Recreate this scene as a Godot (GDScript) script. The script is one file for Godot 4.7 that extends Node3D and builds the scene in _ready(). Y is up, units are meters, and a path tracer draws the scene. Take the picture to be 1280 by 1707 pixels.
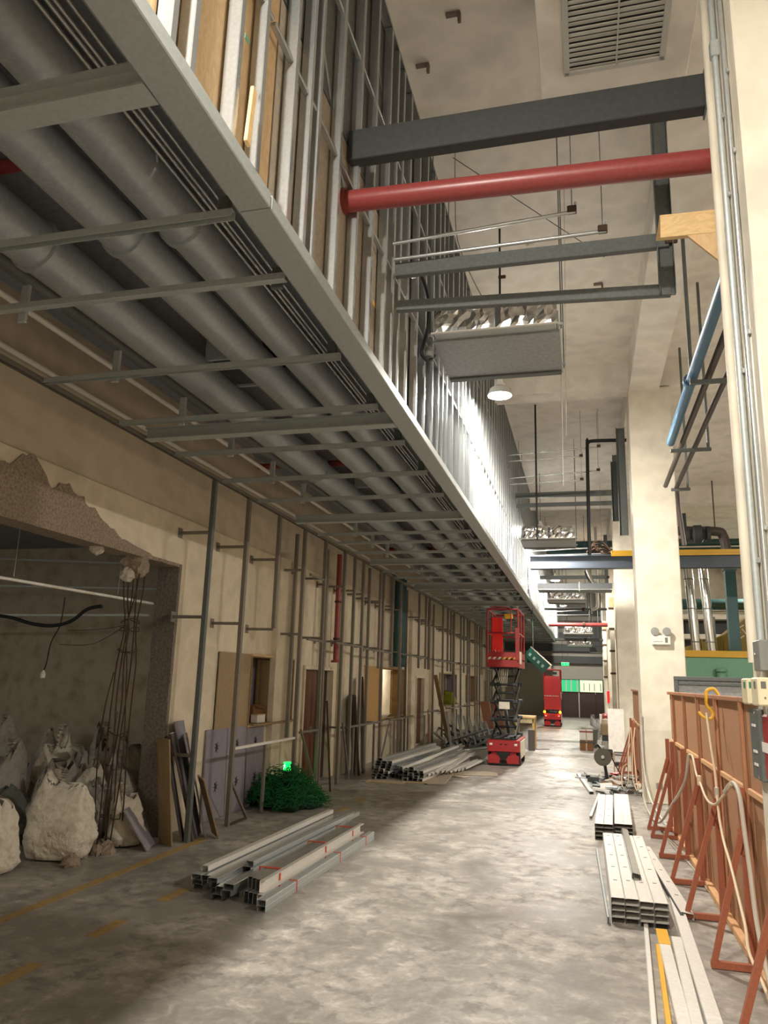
extends Node3D
# A long industrial corridor under fit-out: steel stud wall and soffit frame on the left, columns and hoarding on the right.
# d = distance down the corridor (world -z), y up, metres.

var M := {}
var box_cache := {}
var ext_cache := {}
var used := {}
var rng := RandomNumberGenerator.new()

func V(x, y, d) -> Vector3:
	return Vector3(x, y, -d)

# ---------------------------------------------------------------- naming
func numbered(called: String) -> String:
	if not used.has(called):
		used[called] = 0
		return called
	used[called] += 1
	return "%s_%03d" % [called, used[called]]

func tag(o, label: String, category: String, grp := "", kind := ""):
	if label != "": o.set_meta("label", label)
	if category != "": o.set_meta("category", category)
	if grp != "": o.set_meta("group", grp)
	if kind != "": o.set_meta("kind", kind)
	return o

func thing(called: String, label: String, category: String, at := Vector3.ZERO, yaw := 0.0, grp := "") -> Node3D:
	var o := Node3D.new()
	o.name = numbered(called)
	add_child(o)
	o.position = at
	o.rotation_degrees.y = yaw
	tag(o, label, category, grp)
	return o

func put(called: String, mesh: Mesh, m: Material, parent: Node = null) -> MeshInstance3D:
	var o := MeshInstance3D.new()
	o.mesh = mesh
	o.material_override = null
	for i in mesh.get_surface_count(): o.set_surface_override_material(i, m)
	if parent == null or parent == self:
		o.name = numbered(called)
		add_child(o)
	else:
		o.name = called
		parent.add_child(o, true)
	return o

func twin(src: Node3D, label := "", grp := "") -> Node3D:
	var c: Node3D = src.duplicate()
	var base := String(src.name)
	if base.length() > 4 and base.substr(base.length() - 4, 1) == "_": base = base.substr(0, base.length() - 4)
	c.name = numbered(base)
	add_child(c)
	if label != "": c.set_meta("label", label)
	if grp != "": c.set_meta("group", grp)
	return c

# ---------------------------------------------------------------- mesh helpers
func face(st: SurfaceTool, a: Vector3, b: Vector3, c: Vector3, out: Vector3) -> void:
	# front faces run clockwise, so the right-hand normal must point inward
	if (b - a).cross(c - a).dot(out) > 0.0:
		st.add_vertex(a); st.add_vertex(c); st.add_vertex(b)
	else:
		st.add_vertex(a); st.add_vertex(b); st.add_vertex(c)

func quad(st: SurfaceTool, a, b, c, d, out: Vector3) -> void:
	face(st, a, b, c, out)
	face(st, a, c, d, out)

func begin(flat := true) -> SurfaceTool:
	var st := SurfaceTool.new()
	st.begin(Mesh.PRIMITIVE_TRIANGLES)
	st.set_smooth_group(-1 if flat else 0)
	return st

func done(st: SurfaceTool) -> ArrayMesh:
	st.generate_normals()
	return st.commit()

func add_box(st: SurfaceTool, c: Vector3, s: Vector3, bas := Basis.IDENTITY, bev := 0.0) -> void:
	var h := s * 0.5
	if bev <= 0.0:
		for ax in 3:
			for sg in [-1.0, 1.0]:
				var n := Vector3.ZERO; n[ax] = sg
				var u := Vector3.ZERO; u[(ax + 1) % 3] = h[(ax + 1) % 3]
				var w := Vector3.ZERO; w[(ax + 2) % 3] = h[(ax + 2) % 3]
				var o := n * h[ax]
				quad(st, c + bas * (o - u - w), c + bas * (o + u - w), c + bas * (o + u + w), c + bas * (o - u + w), bas * n)
		return
	var q := h - Vector3.ONE * bev
	for ax in 3:
		var b1 := (ax + 1) % 3
		var b2 := (ax + 2) % 3
		for sg in [-1.0, 1.0]:
			var n := Vector3.ZERO; n[ax] = sg
			var u := Vector3.ZERO; u[b1] = q[b1]
			var w := Vector3.ZERO; w[b2] = q[b2]
			var o := n * h[ax]
			quad(st, c + bas * (o - u - w), c + bas * (o + u - w), c + bas * (o + u + w), c + bas * (o - u + w), bas * n)
			for s2 in [-1.0, 1.0]:  # edge between axis ax and axis b1
				var p1 := Vector3.ZERO; p1[ax] = sg * h[ax]; p1[b1] = s2 * q[b1]
				var p2 := Vector3.ZERO; p2[ax] = sg * q[ax]; p2[b1] = s2 * h[b1]
				var nn := Vector3.ZERO; nn[ax] = sg; nn[b1] = s2
				quad(st, c + bas * (p1 - w), c + bas * (p1 + w), c + bas * (p2 + w), c + bas * (p2 - w), bas * nn)
	for sx in [-1.0, 1.0]:
		for sy in [-1.0, 1.0]:
			for sz in [-1.0, 1.0]:
				var k := Vector3(sx, sy, sz)
				face(st, c + bas * Vector3(sx * h.x, sy * q.y, sz * q.z), c + bas * Vector3(sx * q.x, sy * h.y, sz * q.z), c + bas * Vector3(sx * q.x, sy * q.y, sz * h.z), bas * k)

func box_mesh(s: Vector3, bev: float) -> ArrayMesh:
	var key := "%.4f %.4f %.4f %.4f" % [s.x, s.y, s.z, bev]
	if not box_cache.has(key):
		var st := begin()
		add_box(st, Vector3.ZERO, s, Basis.IDENTITY, bev)
		box_cache[key] = done(st)
	return box_cache[key]

# a box part; c and s in parent space (x, y, z)
func B(parent, called: String, m: Material, c: Vector3, s: Vector3, rot := Vector3.ZERO, bev := -1.0) -> MeshInstance3D:
	if bev < 0.0: bev = minf(0.006, minf(s.x, minf(s.y, s.z)) * 0.18)
	if minf(s.x, minf(s.y, s.z)) < 0.012: bev = 0.0
	var o := put(called, box_mesh(s, bev), m, parent)
	o.position = c
	o.rotation_degrees = rot
	return o

func frame_of(a: Vector3, b: Vector3, roll := 0.0) -> Basis:
	var z := (b - a).normalized()
	var up := Vector3.UP
	if absf(z.y) > 0.97: up = Vector3.RIGHT
	var x := up.cross(z).normalized()
	var y := z.cross(x)
	var bs := Basis(x, y, z)
	if roll != 0.0: bs = bs * Basis(Vector3(0, 0, 1), deg_to_rad(roll))
	return bs

func bar(parent, called: String, m: Material, a: Vector3, b: Vector3, w: float, h: float, roll := 0.0, bev := -1.0) -> MeshInstance3D:
	var o := B(parent, called, m, (a + b) * 0.5, Vector3(w, h, snappedf(a.distance_to(b), 0.001)), Vector3.ZERO, bev)
	o.basis = frame_of(a, b, roll)
	return o

func add_bar(st: SurfaceTool, a: Vector3, b: Vector3, w: float, h: float, roll := 0.0) -> void:
	add_box(st, (a + b) * 0.5, Vector3(w, h, a.distance_to(b)), frame_of(a, b, roll))

func add_ext(st: SurfaceTool, prof: PackedVector2Array, a: Vector3, b: Vector3, roll := 0.0) -> void:
	var bs := frame_of(a, b, roll)
	var n := prof.size()
	for i in n:
		var p := prof[i]
		var q := prof[(i + 1) % n]
		var e := q - p
		quad(st, a + bs * Vector3(p.x, p.y, 0), a + bs * Vector3(q.x, q.y, 0), b + bs * Vector3(q.x, q.y, 0), b + bs * Vector3(p.x, p.y, 0), bs * Vector3(e.y, -e.x, 0))
	var tri := Geometry2D.triangulate_polygon(prof)
	for k in range(0, tri.size(), 3):
		var p0 := Vector3(prof[tri[k]].x, prof[tri[k]].y, 0)
		var p1 := Vector3(prof[tri[k + 1]].x, prof[tri[k + 1]].y, 0)
		var p2 := Vector3(prof[tri[k + 2]].x, prof[tri[k + 2]].y, 0)
		face(st, a + bs * p0, a + bs * p1, a + bs * p2, -bs.z)
		face(st, b + bs * p0, b + bs * p1, b + bs * p2, bs.z)

# a section (CCW profile) swept straight from a to b; meshes are shared by profile and length
func ext(parent, called: String, m: Material, prof: PackedVector2Array, a: Vector3, b: Vector3, roll := 0.0) -> MeshInstance3D:
	var l := snappedf(a.distance_to(b), 0.001)
	var key := "%s %.3f" % [prof, l]
	if not ext_cache.has(key):
		var st := begin()
		add_ext(st, prof, Vector3(0, 0, 0), Vector3(0, 0, l))
		ext_cache[key] = done(st)
	var o := put(called, ext_cache[key], m, parent)
	o.position = a
	o.basis = frame_of(a, b, roll)
	return o

# C section, web on top (y = 0), open downward, softened outer corners
func cprof(w: float, h: float, t := 0.003, lip := 0.0) -> PackedVector2Array:
	var x := w * 0.5
	var k := minf(0.005, h * 0.2)
	var p := PackedVector2Array()
	if lip > 0.0:
		p.append_array([Vector2(-x, -h), Vector2(-x + lip, -h), Vector2(-x + lip, -h + t), Vector2(-x + t, -h + t)])
	else:
		p.append_array([Vector2(-x, -h), Vector2(-x + t, -h)])
	p.append_array([Vector2(-x + t, -t), Vector2(x - t, -t)])
	if lip > 0.0:
		p.append_array([Vector2(x - t, -h + t), Vector2(x - lip, -h + t), Vector2(x - lip, -h), Vector2(x, -h)])
	else:
		p.append_array([Vector2(x - t, -h), Vector2(x, -h)])
	p.append_array([Vector2(x, -k), Vector2(x - k, 0), Vector2(-x + k, 0), Vector2(-x, -k)])
	return p

func lprof(w: float, t := 0.004) -> PackedVector2Array:
	return PackedVector2Array([Vector2(0, 0), Vector2(w, 0), Vector2(w, t), Vector2(t, t), Vector2(t, w), Vector2(0, w)])

func iprof(w: float, h: float, tf: float, tw: float) -> PackedVector2Array:
	var x := w * 0.5
	var u := tw * 0.5
	return PackedVector2Array([Vector2(-x, 0), Vector2(x, 0), Vector2(x, tf), Vector2(u, tf), Vector2(u, h - tf), Vector2(x, h - tf), Vector2(x, h), Vector2(-x, h), Vector2(-x, h - tf), Vector2(-u, h - tf), Vector2(-u, tf), Vector2(-x, tf)])

func add_tube(st: SurfaceTool, pts: Array, r: float, sides := 8, r2 := -1.0) -> void:
	var n := pts.size()
	var rings := []
	var bs := Basis.IDENTITY
	for i in n:
		var t: Vector3
		if i == 0: t = pts[1] - pts[0]
		elif i == n - 1: t = pts[n - 1] - pts[n - 2]
		else: t = (pts[i + 1] - pts[i]).normalized() + (pts[i] - pts[i - 1]).normalized()
		t = t.normalized()
		if i == 0: bs = frame_of(Vector3.ZERO, t)
		else:
			var x := (bs.x - t * bs.x.dot(t)).normalized()
			bs = Basis(x, t.cross(x), t)
		var rr := r if r2 < 0.0 else lerpf(r, r2, float(i) / (n - 1))
		var ring := []
		for k in sides:
			var a := TAU * k / sides
			var dirn := bs.x * cos(a) + bs.y * sin(a)
			ring.append([pts[i] + dirn * rr, dirn])
		rings.append(ring)
	for i in n - 1:
		for k in sides:
			var a = rings[i][k]; var b = rings[i][(k + 1) % sides]
			var c = rings[i + 1][(k + 1) % sides]; var d = rings[i + 1][k]
			for tr in [[a, b, c], [a, c, d]]:
				var nn: Vector3 = (tr[1][0] - tr[0][0]).cross(tr[2][0] - tr[0][0])
				var order := [0, 2, 1] if nn.dot(tr[0][1]) > 0 else [0, 1, 2]
				for j in order:
					st.set_normal(tr[j][1]); st.add_vertex(tr[j][0])
	for e in [0, n - 1]:
		var out: Vector3 = (pts[0] - pts[1]) if e == 0 else (pts[n - 1] - pts[n - 2])
		out = out.normalized()
		for k in range(1, sides - 1):
			var a: Vector3 = rings[e][0][0]; var b: Vector3 = rings[e][k][0]; var c: Vector3 = rings[e][k + 1][0]
			if (b - a).cross(c - a).dot(out) > 0:
				var sw := b; b = c; c = sw
			for v in [a, b, c]:
				st.set_normal(out); st.add_vertex(v)

func tube(parent, called: String, m: Material, pts: Array, r: float, sides := 8, r2 := -1.0) -> MeshInstance3D:
	var st := SurfaceTool.new()
	st.begin(Mesh.PRIMITIVE_TRIANGLES)
	add_tube(st, pts, r, sides, r2)
	return put(called, st.commit(), m, parent)

func smooth_path(pts: Array, steps := 6) -> Array:
	var out := []
	for i in pts.size() - 1:
		var p0: Vector3 = pts[maxi(i - 1, 0)]; var p1: Vector3 = pts[i]
		var p2: Vector3 = pts[i + 1]; var p3: Vector3 = pts[mini(i + 2, pts.size() - 1)]
		for s in steps:
			out.append(p1.cubic_interpolate(p2, p0, p3, float(s) / steps))
	out.append(pts[-1])
	return out

# lathe round y; profile = [[r, y], ...] from bottom to top
func add_lathe(st: SurfaceTool, prof: Array, sides := 20, at := Vector3.ZERO, bas := Basis.IDENTITY) -> void:
	for i in prof.size() - 1:
		var r0: float = prof[i][0]; var y0: float = prof[i][1]
		var r1: float = prof[i + 1][0]; var y1: float = prof[i + 1][1]
		var nr := y1 - y0
		var ny := r0 - r1
		for k in sides:
			var a := TAU * k / sides
			var b := TAU * (k + 1) / sides
			var q := [[r0, y0, a], [r0, y0, b], [r1, y1, b], [r1, y1, a]]
			var P := []
			for v in q:
				P.append([at + bas * Vector3(v[0] * cos(v[2]), v[1], v[0] * sin(v[2])), bas * Vector3(nr * cos(v[2]), ny, nr * sin(v[2])).normalized()])
			for tr in [[0, 1, 2], [0, 2, 3]]:
				var nn: Vector3 = (P[tr[1]][0] - P[tr[0]][0]).cross(P[tr[2]][0] - P[tr[0]][0])
				if nn.length() < 1e-10: continue
				var order := [tr[0], tr[2], tr[1]] if nn.dot(P[tr[0]][1] + P[tr[2]][1]) > 0 else [tr[0], tr[1], tr[2]]
				for j in order:
					st.set_normal(P[j][1]); st.add_vertex(P[j][0])

func lathe(parent, called: String, m: Material, prof: Array, at := Vector3.ZERO, sides := 20, bas := Basis.IDENTITY) -> MeshInstance3D:
	var st := SurfaceTool.new()
	st.begin(Mesh.PRIMITIVE_TRIANGLES)
	add_lathe(st, prof, sides)
	var o := put(called, st.commit(), m, parent)
	o.position = at
	o.basis = bas
	return o

# flat slab with any outline, in the plane of axes u, w, thickness along n
func slab(parent, called: String, m: Material, poly: PackedVector2Array, at: Vector3, u: Vector3, w: Vector3, thick: float) -> MeshInstance3D:
	var st := begin()
	var n := u.cross(w).normalized()
	var ccw := not Geometry2D.is_polygon_clockwise(poly)
	var tri := Geometry2D.triangulate_polygon(poly)
	for k in range(0, tri.size(), 3):
		var p := []
		for j in 3: p.append(u * poly[tri[k + j]].x + w * poly[tri[k + j]].y)
		face(st, p[0] + n * thick, p[1] + n * thick, p[2] + n * thick, n)
		face(st, p[0], p[1], p[2], -n)
	for i in poly.size():
		var a := poly[i]; var b := poly[(i + 1) % poly.size()]
		var e := b - a
		if not ccw: e = -e
		var pa := u * a.x + w * a.y
		var pb := u * b.x + w * b.y
		quad(st, pa, pb, pb + n * thick, pa + n * thick, u * e.y - w * e.x)
	var o := put(called, done(st), m, parent)
	o.position = at
	return o

# ---------------------------------------------------------------- materials
func ntex(sd: int, freq: float, cols: Array, size := 512, oct := 4, kind := FastNoiseLite.TYPE_SIMPLEX_SMOOTH, warp := 0.0) -> NoiseTexture2D:
	var n := FastNoiseLite.new()
	n.seed = sd
	n.noise_type = kind
	n.frequency = freq
	n.fractal_octaves = oct
	if kind == FastNoiseLite.TYPE_CELLULAR: n.fractal_type = FastNoiseLite.FRACTAL_NONE; n.cellular_return_type = FastNoiseLite.RETURN_CELL_VALUE
	if warp > 0.0:
		n.domain_warp_enabled = true
		n.domain_warp_amplitude = warp
		n.domain_warp_frequency = freq
	var t := NoiseTexture2D.new()
	t.width = size; t.height = size
	t.seamless = true
	t.noise = n
	var g := Gradient.new()
	var offs := PackedFloat32Array()
	var cc := PackedColorArray()
	for i in cols.size():
		offs.append(float(i) / (cols.size() - 1))
		cc.append(cols[i])
	g.offsets = offs; g.colors = cc
	t.color_ramp = g
	return t

func nrm(sd: int, freq: float, strength: float, oct := 4, size := 512) -> NoiseTexture2D:
	var n := FastNoiseLite.new()
	n.seed = sd; n.frequency = freq; n.fractal_octaves = oct
	n.noise_type = FastNoiseLite.TYPE_SIMPLEX_SMOOTH
	var t := NoiseTexture2D.new()
	t.width = size; t.height = size; t.seamless = true
	t.as_normal_map = true; t.bump_strength = strength
	t.noise = n
	return t

func grey(a: float, b: float) -> Array:
	return [Color(a, a, a), Color(b, b, b)]

func mat(key: String, c: Color, rough: float, metal := 0.0, tex = null, scale := Vector3.ONE, world := false) -> StandardMaterial3D:
	var m := StandardMaterial3D.new()
	m.resource_name = key
	m.albedo_color = c
	m.roughness = rough
	m.metallic = metal
	if tex != null:
		m.albedo_texture = tex
		m.uv1_triplanar = true
		m.uv1_world_triplanar = world
		m.uv1_scale = scale
	M[key] = m
	return m

func bumped(m: StandardMaterial3D, t: Texture2D, k := 1.0) -> void:
	m.normal_enabled = true
	m.normal_texture = t
	m.normal_scale = k

func floor_images() -> Array:
	var S := 1536
	var a := FastNoiseLite.new(); a.seed = 11; a.frequency = 0.005; a.fractal_octaves = 5; a.domain_warp_enabled = true; a.domain_warp_amplitude = 60; a.domain_warp_frequency = 0.01
	var b := FastNoiseLite.new(); b.seed = 23; b.frequency = 0.02; b.fractal_octaves = 5; b.fractal_gain = 0.6; b.domain_warp_enabled = true; b.domain_warp_amplitude = 34; b.domain_warp_frequency = 0.016; b.domain_warp_fractal_octaves = 3
	var c := FastNoiseLite.new(); c.seed = 5; c.frequency = 0.02; c.fractal_type = FastNoiseLite.FRACTAL_RIDGED; c.fractal_octaves = 3; c.domain_warp_enabled = true; c.domain_warp_amplitude = 45; c.domain_warp_frequency = 0.02
	var e := FastNoiseLite.new(); e.seed = 41; e.frequency = 0.09; e.fractal_octaves = 2
	var da := a.get_seamless_image(S, S).get_data(); var db := b.get_seamless_image(S, S).get_data()
	var dc := c.get_seamless_image(S, S).get_data(); var de := e.get_seamless_image(S, S).get_data()
	var out := PackedByteArray(); out.resize(S * S * 3)
	var ro := PackedByteArray(); ro.resize(S * S)
	for i in S * S:
		var x := da[i] / 255.0
		var y := db[i] / 255.0
		var z := dc[i] / 255.0
		var w := de[i] / 255.0
		var smear := smoothstep(0.38, 0.80, y) * (0.15 + 0.85 * smoothstep(0.35, 0.65, x))   # dark scuffs
		var dust := smoothstep(0.70, 0.95, z) * (0.55 + 0.45 * w)                            # pale dust swirls
		var v := 0.62 + (x - 0.5) * 0.20 + (w - 0.5) * 0.05 - 0.14 * smear + 0.09 * dust + (0.05 if y < 0.36 else 0.0) * (0.36 - y) * 10.0
		out[i * 3] = int(clampf(v, 0, 1) * 255)
		out[i * 3 + 1] = int(clampf(v * 0.965, 0, 1) * 255)
		out[i * 3 + 2] = int(clampf(v * 0.91, 0, 1) * 255)
		ro[i] = int(clampf(0.42 + 0.22 * dust + (x - 0.5) * 0.3 + smear * 0.12, 0.15, 1.0) * 255)
	return [ImageTexture.create_from_image(Image.create_from_data(S, S, false, Image.FORMAT_RGB8, out)), ImageTexture.create_from_image(Image.create_from_data(S, S, false, Image.FORMAT_L8, ro))]

func materials() -> void:
	var fi := floor_images()
	var fl := mat("floor_concrete", Color(0.965, 0.965, 0.965), 1.0, 0.0, fi[0], Vector3.ONE * 0.125, true)
	fl.roughness_texture = fi[1]
	fl.metallic_specular = 0.45
	var t_plaster := ntex(1, 0.008, [Color(0.90, 0.90, 0.90), Color(1, 1, 1), Color(0.93, 0.925, 0.91)], 512, 5)
	var t_fine := ntex(2, 0.05, grey(0.86, 1.0), 512, 4)
	var t_conc := ntex(3, 0.03, [Color(0.72, 0.71, 0.69), Color(0.9, 0.89, 0.88), Color(1, 1, 1)], 512, 6)
	var t_galv := ntex(4, 0.05, grey(0.955, 1.0), 512, 2, FastNoiseLite.TYPE_CELLULAR)
	var t_wood := ntex(6, 0.02, [Color(0.86, 0.82, 0.78), Color(0.97, 0.96, 0.94), Color(0.91, 0.88, 0.84), Color(1, 1, 1)], 512, 5, FastNoiseLite.TYPE_SIMPLEX_SMOOTH, 20)
	var t_dirt := ntex(7, 0.012, [Color(0.80, 0.77, 0.72), Color(0.95, 0.94, 0.92), Color(1, 1, 1), Color(0.9, 0.88, 0.85)], 512, 5)
	var n_rough := nrm(8, 0.03, 6.0, 5)
	var n_soft := nrm(9, 0.01, 3.0, 4)
	var n_wrinkle := nrm(10, 0.02, 10.0, 5)
	mat("wall_paint", Color(0.86, 0.81, 0.71), 0.75, 0, t_plaster, Vector3.ONE * 0.35, true)
	bumped(M.wall_paint, n_soft, 0.3)
	mat("upper_wall", Color(0.78, 0.73, 0.64), 0.8, 0, t_plaster, Vector3.ONE * 0.35, true)
	mat("column_paint", Color(0.88, 0.85, 0.78), 0.6, 0, t_plaster, Vector3.ONE * 0.3, true)
	mat("ceiling_paint", Color(0.95, 0.925, 0.89), 0.85, 0, t_plaster, Vector3.ONE * 0.25, true)
	mat("room_plaster", Color(0.80, 0.77, 0.71), 0.9, 0, t_dirt, Vector3.ONE * 0.4, true)
	mat("raw_concrete", Color(0.53, 0.50, 0.46), 0.95, 0, t_conc, Vector3.ONE * 1.2, true)
	bumped(M.raw_concrete, n_rough, 1.2)
	mat("mortar", Color(0.66, 0.60, 0.53), 0.95, 0, t_conc, Vector3.ONE * 1.6, true)
	bumped(M.mortar, n_rough, 1.4)
	mat("dark_slab", Color(0.58, 0.60, 0.63), 0.9, 0, t_fine, Vector3.ONE * 0.5, true)
	mat("galv", Color(0.76, 0.775, 0.775), 0.27, 0.68, t_galv, Vector3.ONE * 2.5)
	mat("galv_dull", Color(0.72, 0.745, 0.74), 0.5, 0.35, t_galv, Vector3.ONE * 2.0)
	mat("galv_bright", Color(0.90, 0.89, 0.86), 0.45, 0.15, t_galv, Vector3.ONE * 2.0)
	mat("duct", Color(0.72, 0.75, 0.76), 0.42, 0.35, t_fine, Vector3.ONE * 0.8)
	mat("post_steel", Color(0.56, 0.53, 0.49), 0.55, 0.5, t_fine, Vector3.ONE * 2.0)
	mat("dark_steel", Color(0.27, 0.285, 0.28), 0.6, 0.2, t_fine, Vector3.ONE * 0.6)
	mat("grey_steel", Color(0.42, 0.44, 0.43), 0.55, 0.2, t_fine, Vector3.ONE * 0.8)
	mat("rust", Color(0.34, 0.26, 0.2), 0.85, 0.2, t_conc, Vector3.ONE * 4.0)
	mat("red_pipe", Color(0.60, 0.26, 0.25), 0.35, 0.0, t_fine, Vector3.ONE * 1.0)
	mat("red_paint", Color(0.66, 0.13, 0.14), 0.4, 0.0, t_fine, Vector3.ONE * 1.5)
	mat("red_bright", Color(0.95, 0.12, 0.12), 0.45)
	mat("black_steel", Color(0.10, 0.095, 0.095), 0.45, 0.3)
	mat("rubber", Color(0.09, 0.09, 0.09), 0.8)
	mat("cable_black", Color(0.07, 0.07, 0.07), 0.6)
	mat("cable_cream", Color(0.86, 0.78, 0.66), 0.55)
	mat("cable_grey", Color(0.72, 0.68, 0.62), 0.55)
	mat("cable_white", Color(0.86, 0.84, 0.80), 0.5)
	mat("yellow", Color(0.90, 0.68, 0.18), 0.5)
	mat("orange_band", Color(0.86, 0.34, 0.22), 0.5)
	mat("line_paint", Color(0.68, 0.57, 0.36), 0.6, 0, t_dirt, Vector3.ONE * 1.5, true)
	mat("hoard_ply", Color(0.72, 0.545, 0.415), 0.65, 0, t_wood, Vector3(0.6, 0.35, 2.5))
	mat("hoard_batten", Color(0.70, 0.50, 0.375), 0.65, 0, t_wood, Vector3(4, 0.4, 4))
	mat("pale_batten", Color(0.88, 0.70, 0.52), 0.7, 0, t_wood, Vector3(4, 4, 0.5))
	mat("brace_paint", Color(0.67, 0.39, 0.28), 0.5, 0.1, t_fine, Vector3.ONE * 1.5)
	mat("ply_tan", Color(0.80, 0.66, 0.44), 0.7, 0, t_wood, Vector3(1.5, 0.5, 1.5))
	mat("ply_pale", Color(0.90, 0.78, 0.58), 0.65, 0, t_wood, Vector3(0.6, 2.0, 2.0))
	mat("mdf_brown", Color(0.63, 0.55, 0.42), 0.7, 0, t_wood, Vector3(1.5, 0.4, 1.5))
	mat("board_tan", Color(0.76, 0.70, 0.62), 0.8, 0, t_fine, Vector3.ONE * 0.7)
	mat("board_orange", Color(0.86, 0.74, 0.57), 0.75, 0, t_wood, Vector3(1.5, 0.5, 1.5))
	mat("board_yellow", Color(0.74, 0.69, 0.53), 0.8, 0, t_fine, Vector3.ONE * 0.5)
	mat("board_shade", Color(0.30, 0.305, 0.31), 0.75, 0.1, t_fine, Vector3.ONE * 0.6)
	mat("far_wall", Color(0.66, 0.64, 0.60), 0.8, 0, t_fine, Vector3.ONE * 0.6)
	mat("board_grey", Color(0.50, 0.50, 0.49), 0.75, 0.1, t_fine, Vector3.ONE * 0.6)
	mat("board_purple", Color(0.555, 0.535, 0.565), 0.8, 0, t_plaster, Vector3.ONE * 0.6)
	mat("board_dark", Color(0.34, 0.31, 0.30), 0.8, 0, t_fine, Vector3.ONE * 0.8)
	mat("board_pink", Color(0.84, 0.62, 0.55), 0.8, 0, t_fine, Vector3.ONE * 0.8)
	mat("stamp", Color(0.16, 0.15, 0.20), 0.9)
	mat("door_wood", Color(0.42, 0.26, 0.18), 0.4, 0, t_wood, Vector3(2, 0.3, 2))
	mat("door_dark", Color(0.20, 0.11, 0.07), 0.45, 0, t_wood, Vector3(2, 0.3, 2))
	mat("white_plastic", Color(0.88, 0.87, 0.83), 0.4)
	mat("grey_plastic", Color(0.52, 0.52, 0.50), 0.45)
	mat("cream_metal", Color(0.87, 0.83, 0.70), 0.45)
	mat("ink_grey", Color(0.42, 0.42, 0.40), 0.7)
	mat("ink_green", Color(0.20, 0.45, 0.36), 0.6)
	mat("foil", Color(0.90, 0.90, 0.89), 0.16, 1.0)
	mat("fcu_paint", Color(0.66, 0.67, 0.67), 0.5, 0.3, t_fine, Vector3.ONE * 0.6)
	mat("grille_white", Color(0.74, 0.73, 0.70), 0.5)
	mat("grille_slat", Color(0.55, 0.54, 0.52), 0.55)
	mat("slot_dark", Color(0.2, 0.2, 0.2), 0.9)
	mat("stub", Color(0.50, 0.44, 0.40), 0.8)
	mat("void_dark", Color(0.06, 0.06, 0.06), 0.9)
	mat("blue_pipe", Color(0.25, 0.42, 0.54), 0.4)
	mat("brown_pipe", Color(0.30, 0.26, 0.24), 0.5)
	mat("teal", Color(0.14, 0.42, 0.40), 0.45)
	mat("teal_dark", Color(0.16, 0.30, 0.30), 0.5)
	mat("mustard", Color(0.62, 0.52, 0.20), 0.6, 0, t_fine, Vector3.ONE * 0.7)
	mat("machine_green", Color(0.42, 0.62, 0.50), 0.5, 0, t_fine, Vector3.ONE * 0.7)
	mat("rail_yellow", Color(0.78, 0.60, 0.12), 0.5)
	mat("girder_blue", Color(0.27, 0.30, 0.34), 0.55)
	mat("chrome", Color(0.85, 0.85, 0.83), 0.18, 1.0)
	mat("bag_white", Color(0.86, 0.83, 0.77), 0.75, 0, t_dirt, Vector3.ONE * 1.2)
	bumped(M.bag_white, n_wrinkle, 0.9)
	mat("bag_grey", Color(0.66, 0.64, 0.61), 0.75, 0, t_dirt, Vector3.ONE * 1.2)
	bumped(M.bag_grey, n_wrinkle, 0.9)
	mat("bag_green", Color(0.38, 0.40, 0.37), 0.7, 0, t_dirt, Vector3.ONE * 1.2)
	bumped(M.bag_green, n_wrinkle, 0.9)
	mat("net_green", Color(0.04, 0.42, 0.19), 0.7)
	mat("net_core", Color(0.02, 0.20, 0.09), 0.85)
	mat("leaf_yellow", Color(0.55, 0.55, 0.12), 0.7)
	mat("cardboard", Color(0.52, 0.36, 0.22), 0.85, 0, t_fine, Vector3.ONE)
	mat("sign_teal", Color(0.03, 0.33, 0.27), 0.5)
	mat("sign_glyph", Color(0.70, 0.86, 0.80), 0.5)
	mat("gypsum", Color(0.88, 0.86, 0.83), 0.8, 0, t_plaster, Vector3.ONE * 0.6)
	mat("hoard_brown", Color(0.20, 0.125, 0.11), 0.6)
	mat("disc", Color(0.34, 0.32, 0.27), 0.7, 0, t_fine, Vector3.ONE * 6)
	mat("ductwork_dark", Color(0.36, 0.375, 0.385), 0.5, 0.3)
	glow("lamp_glow", Color(0.95, 0.98, 1.0), 14.0)
	glow("exit_glow", Color(0.05, 1.0, 0.35), 2.2)
	glow("exit_white", Color(0.75, 1.0, 0.85), 2.0)
	glow("beacon", Color(1.0, 0.62, 0.12), 5.0)
	glow("far_white", Color(0.80, 0.86, 0.72), 0.75)
	glow("far_green", Color(0.22, 0.72, 0.48), 0.55)

func glow(key: String, c: Color, e: float) -> void:
	var m := StandardMaterial3D.new()
	m.resource_name = key
	m.albedo_color = c
	m.emission_enabled = true
	m.emission = c
	m.emission_energy_multiplier = e
	M[key] = m

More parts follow.
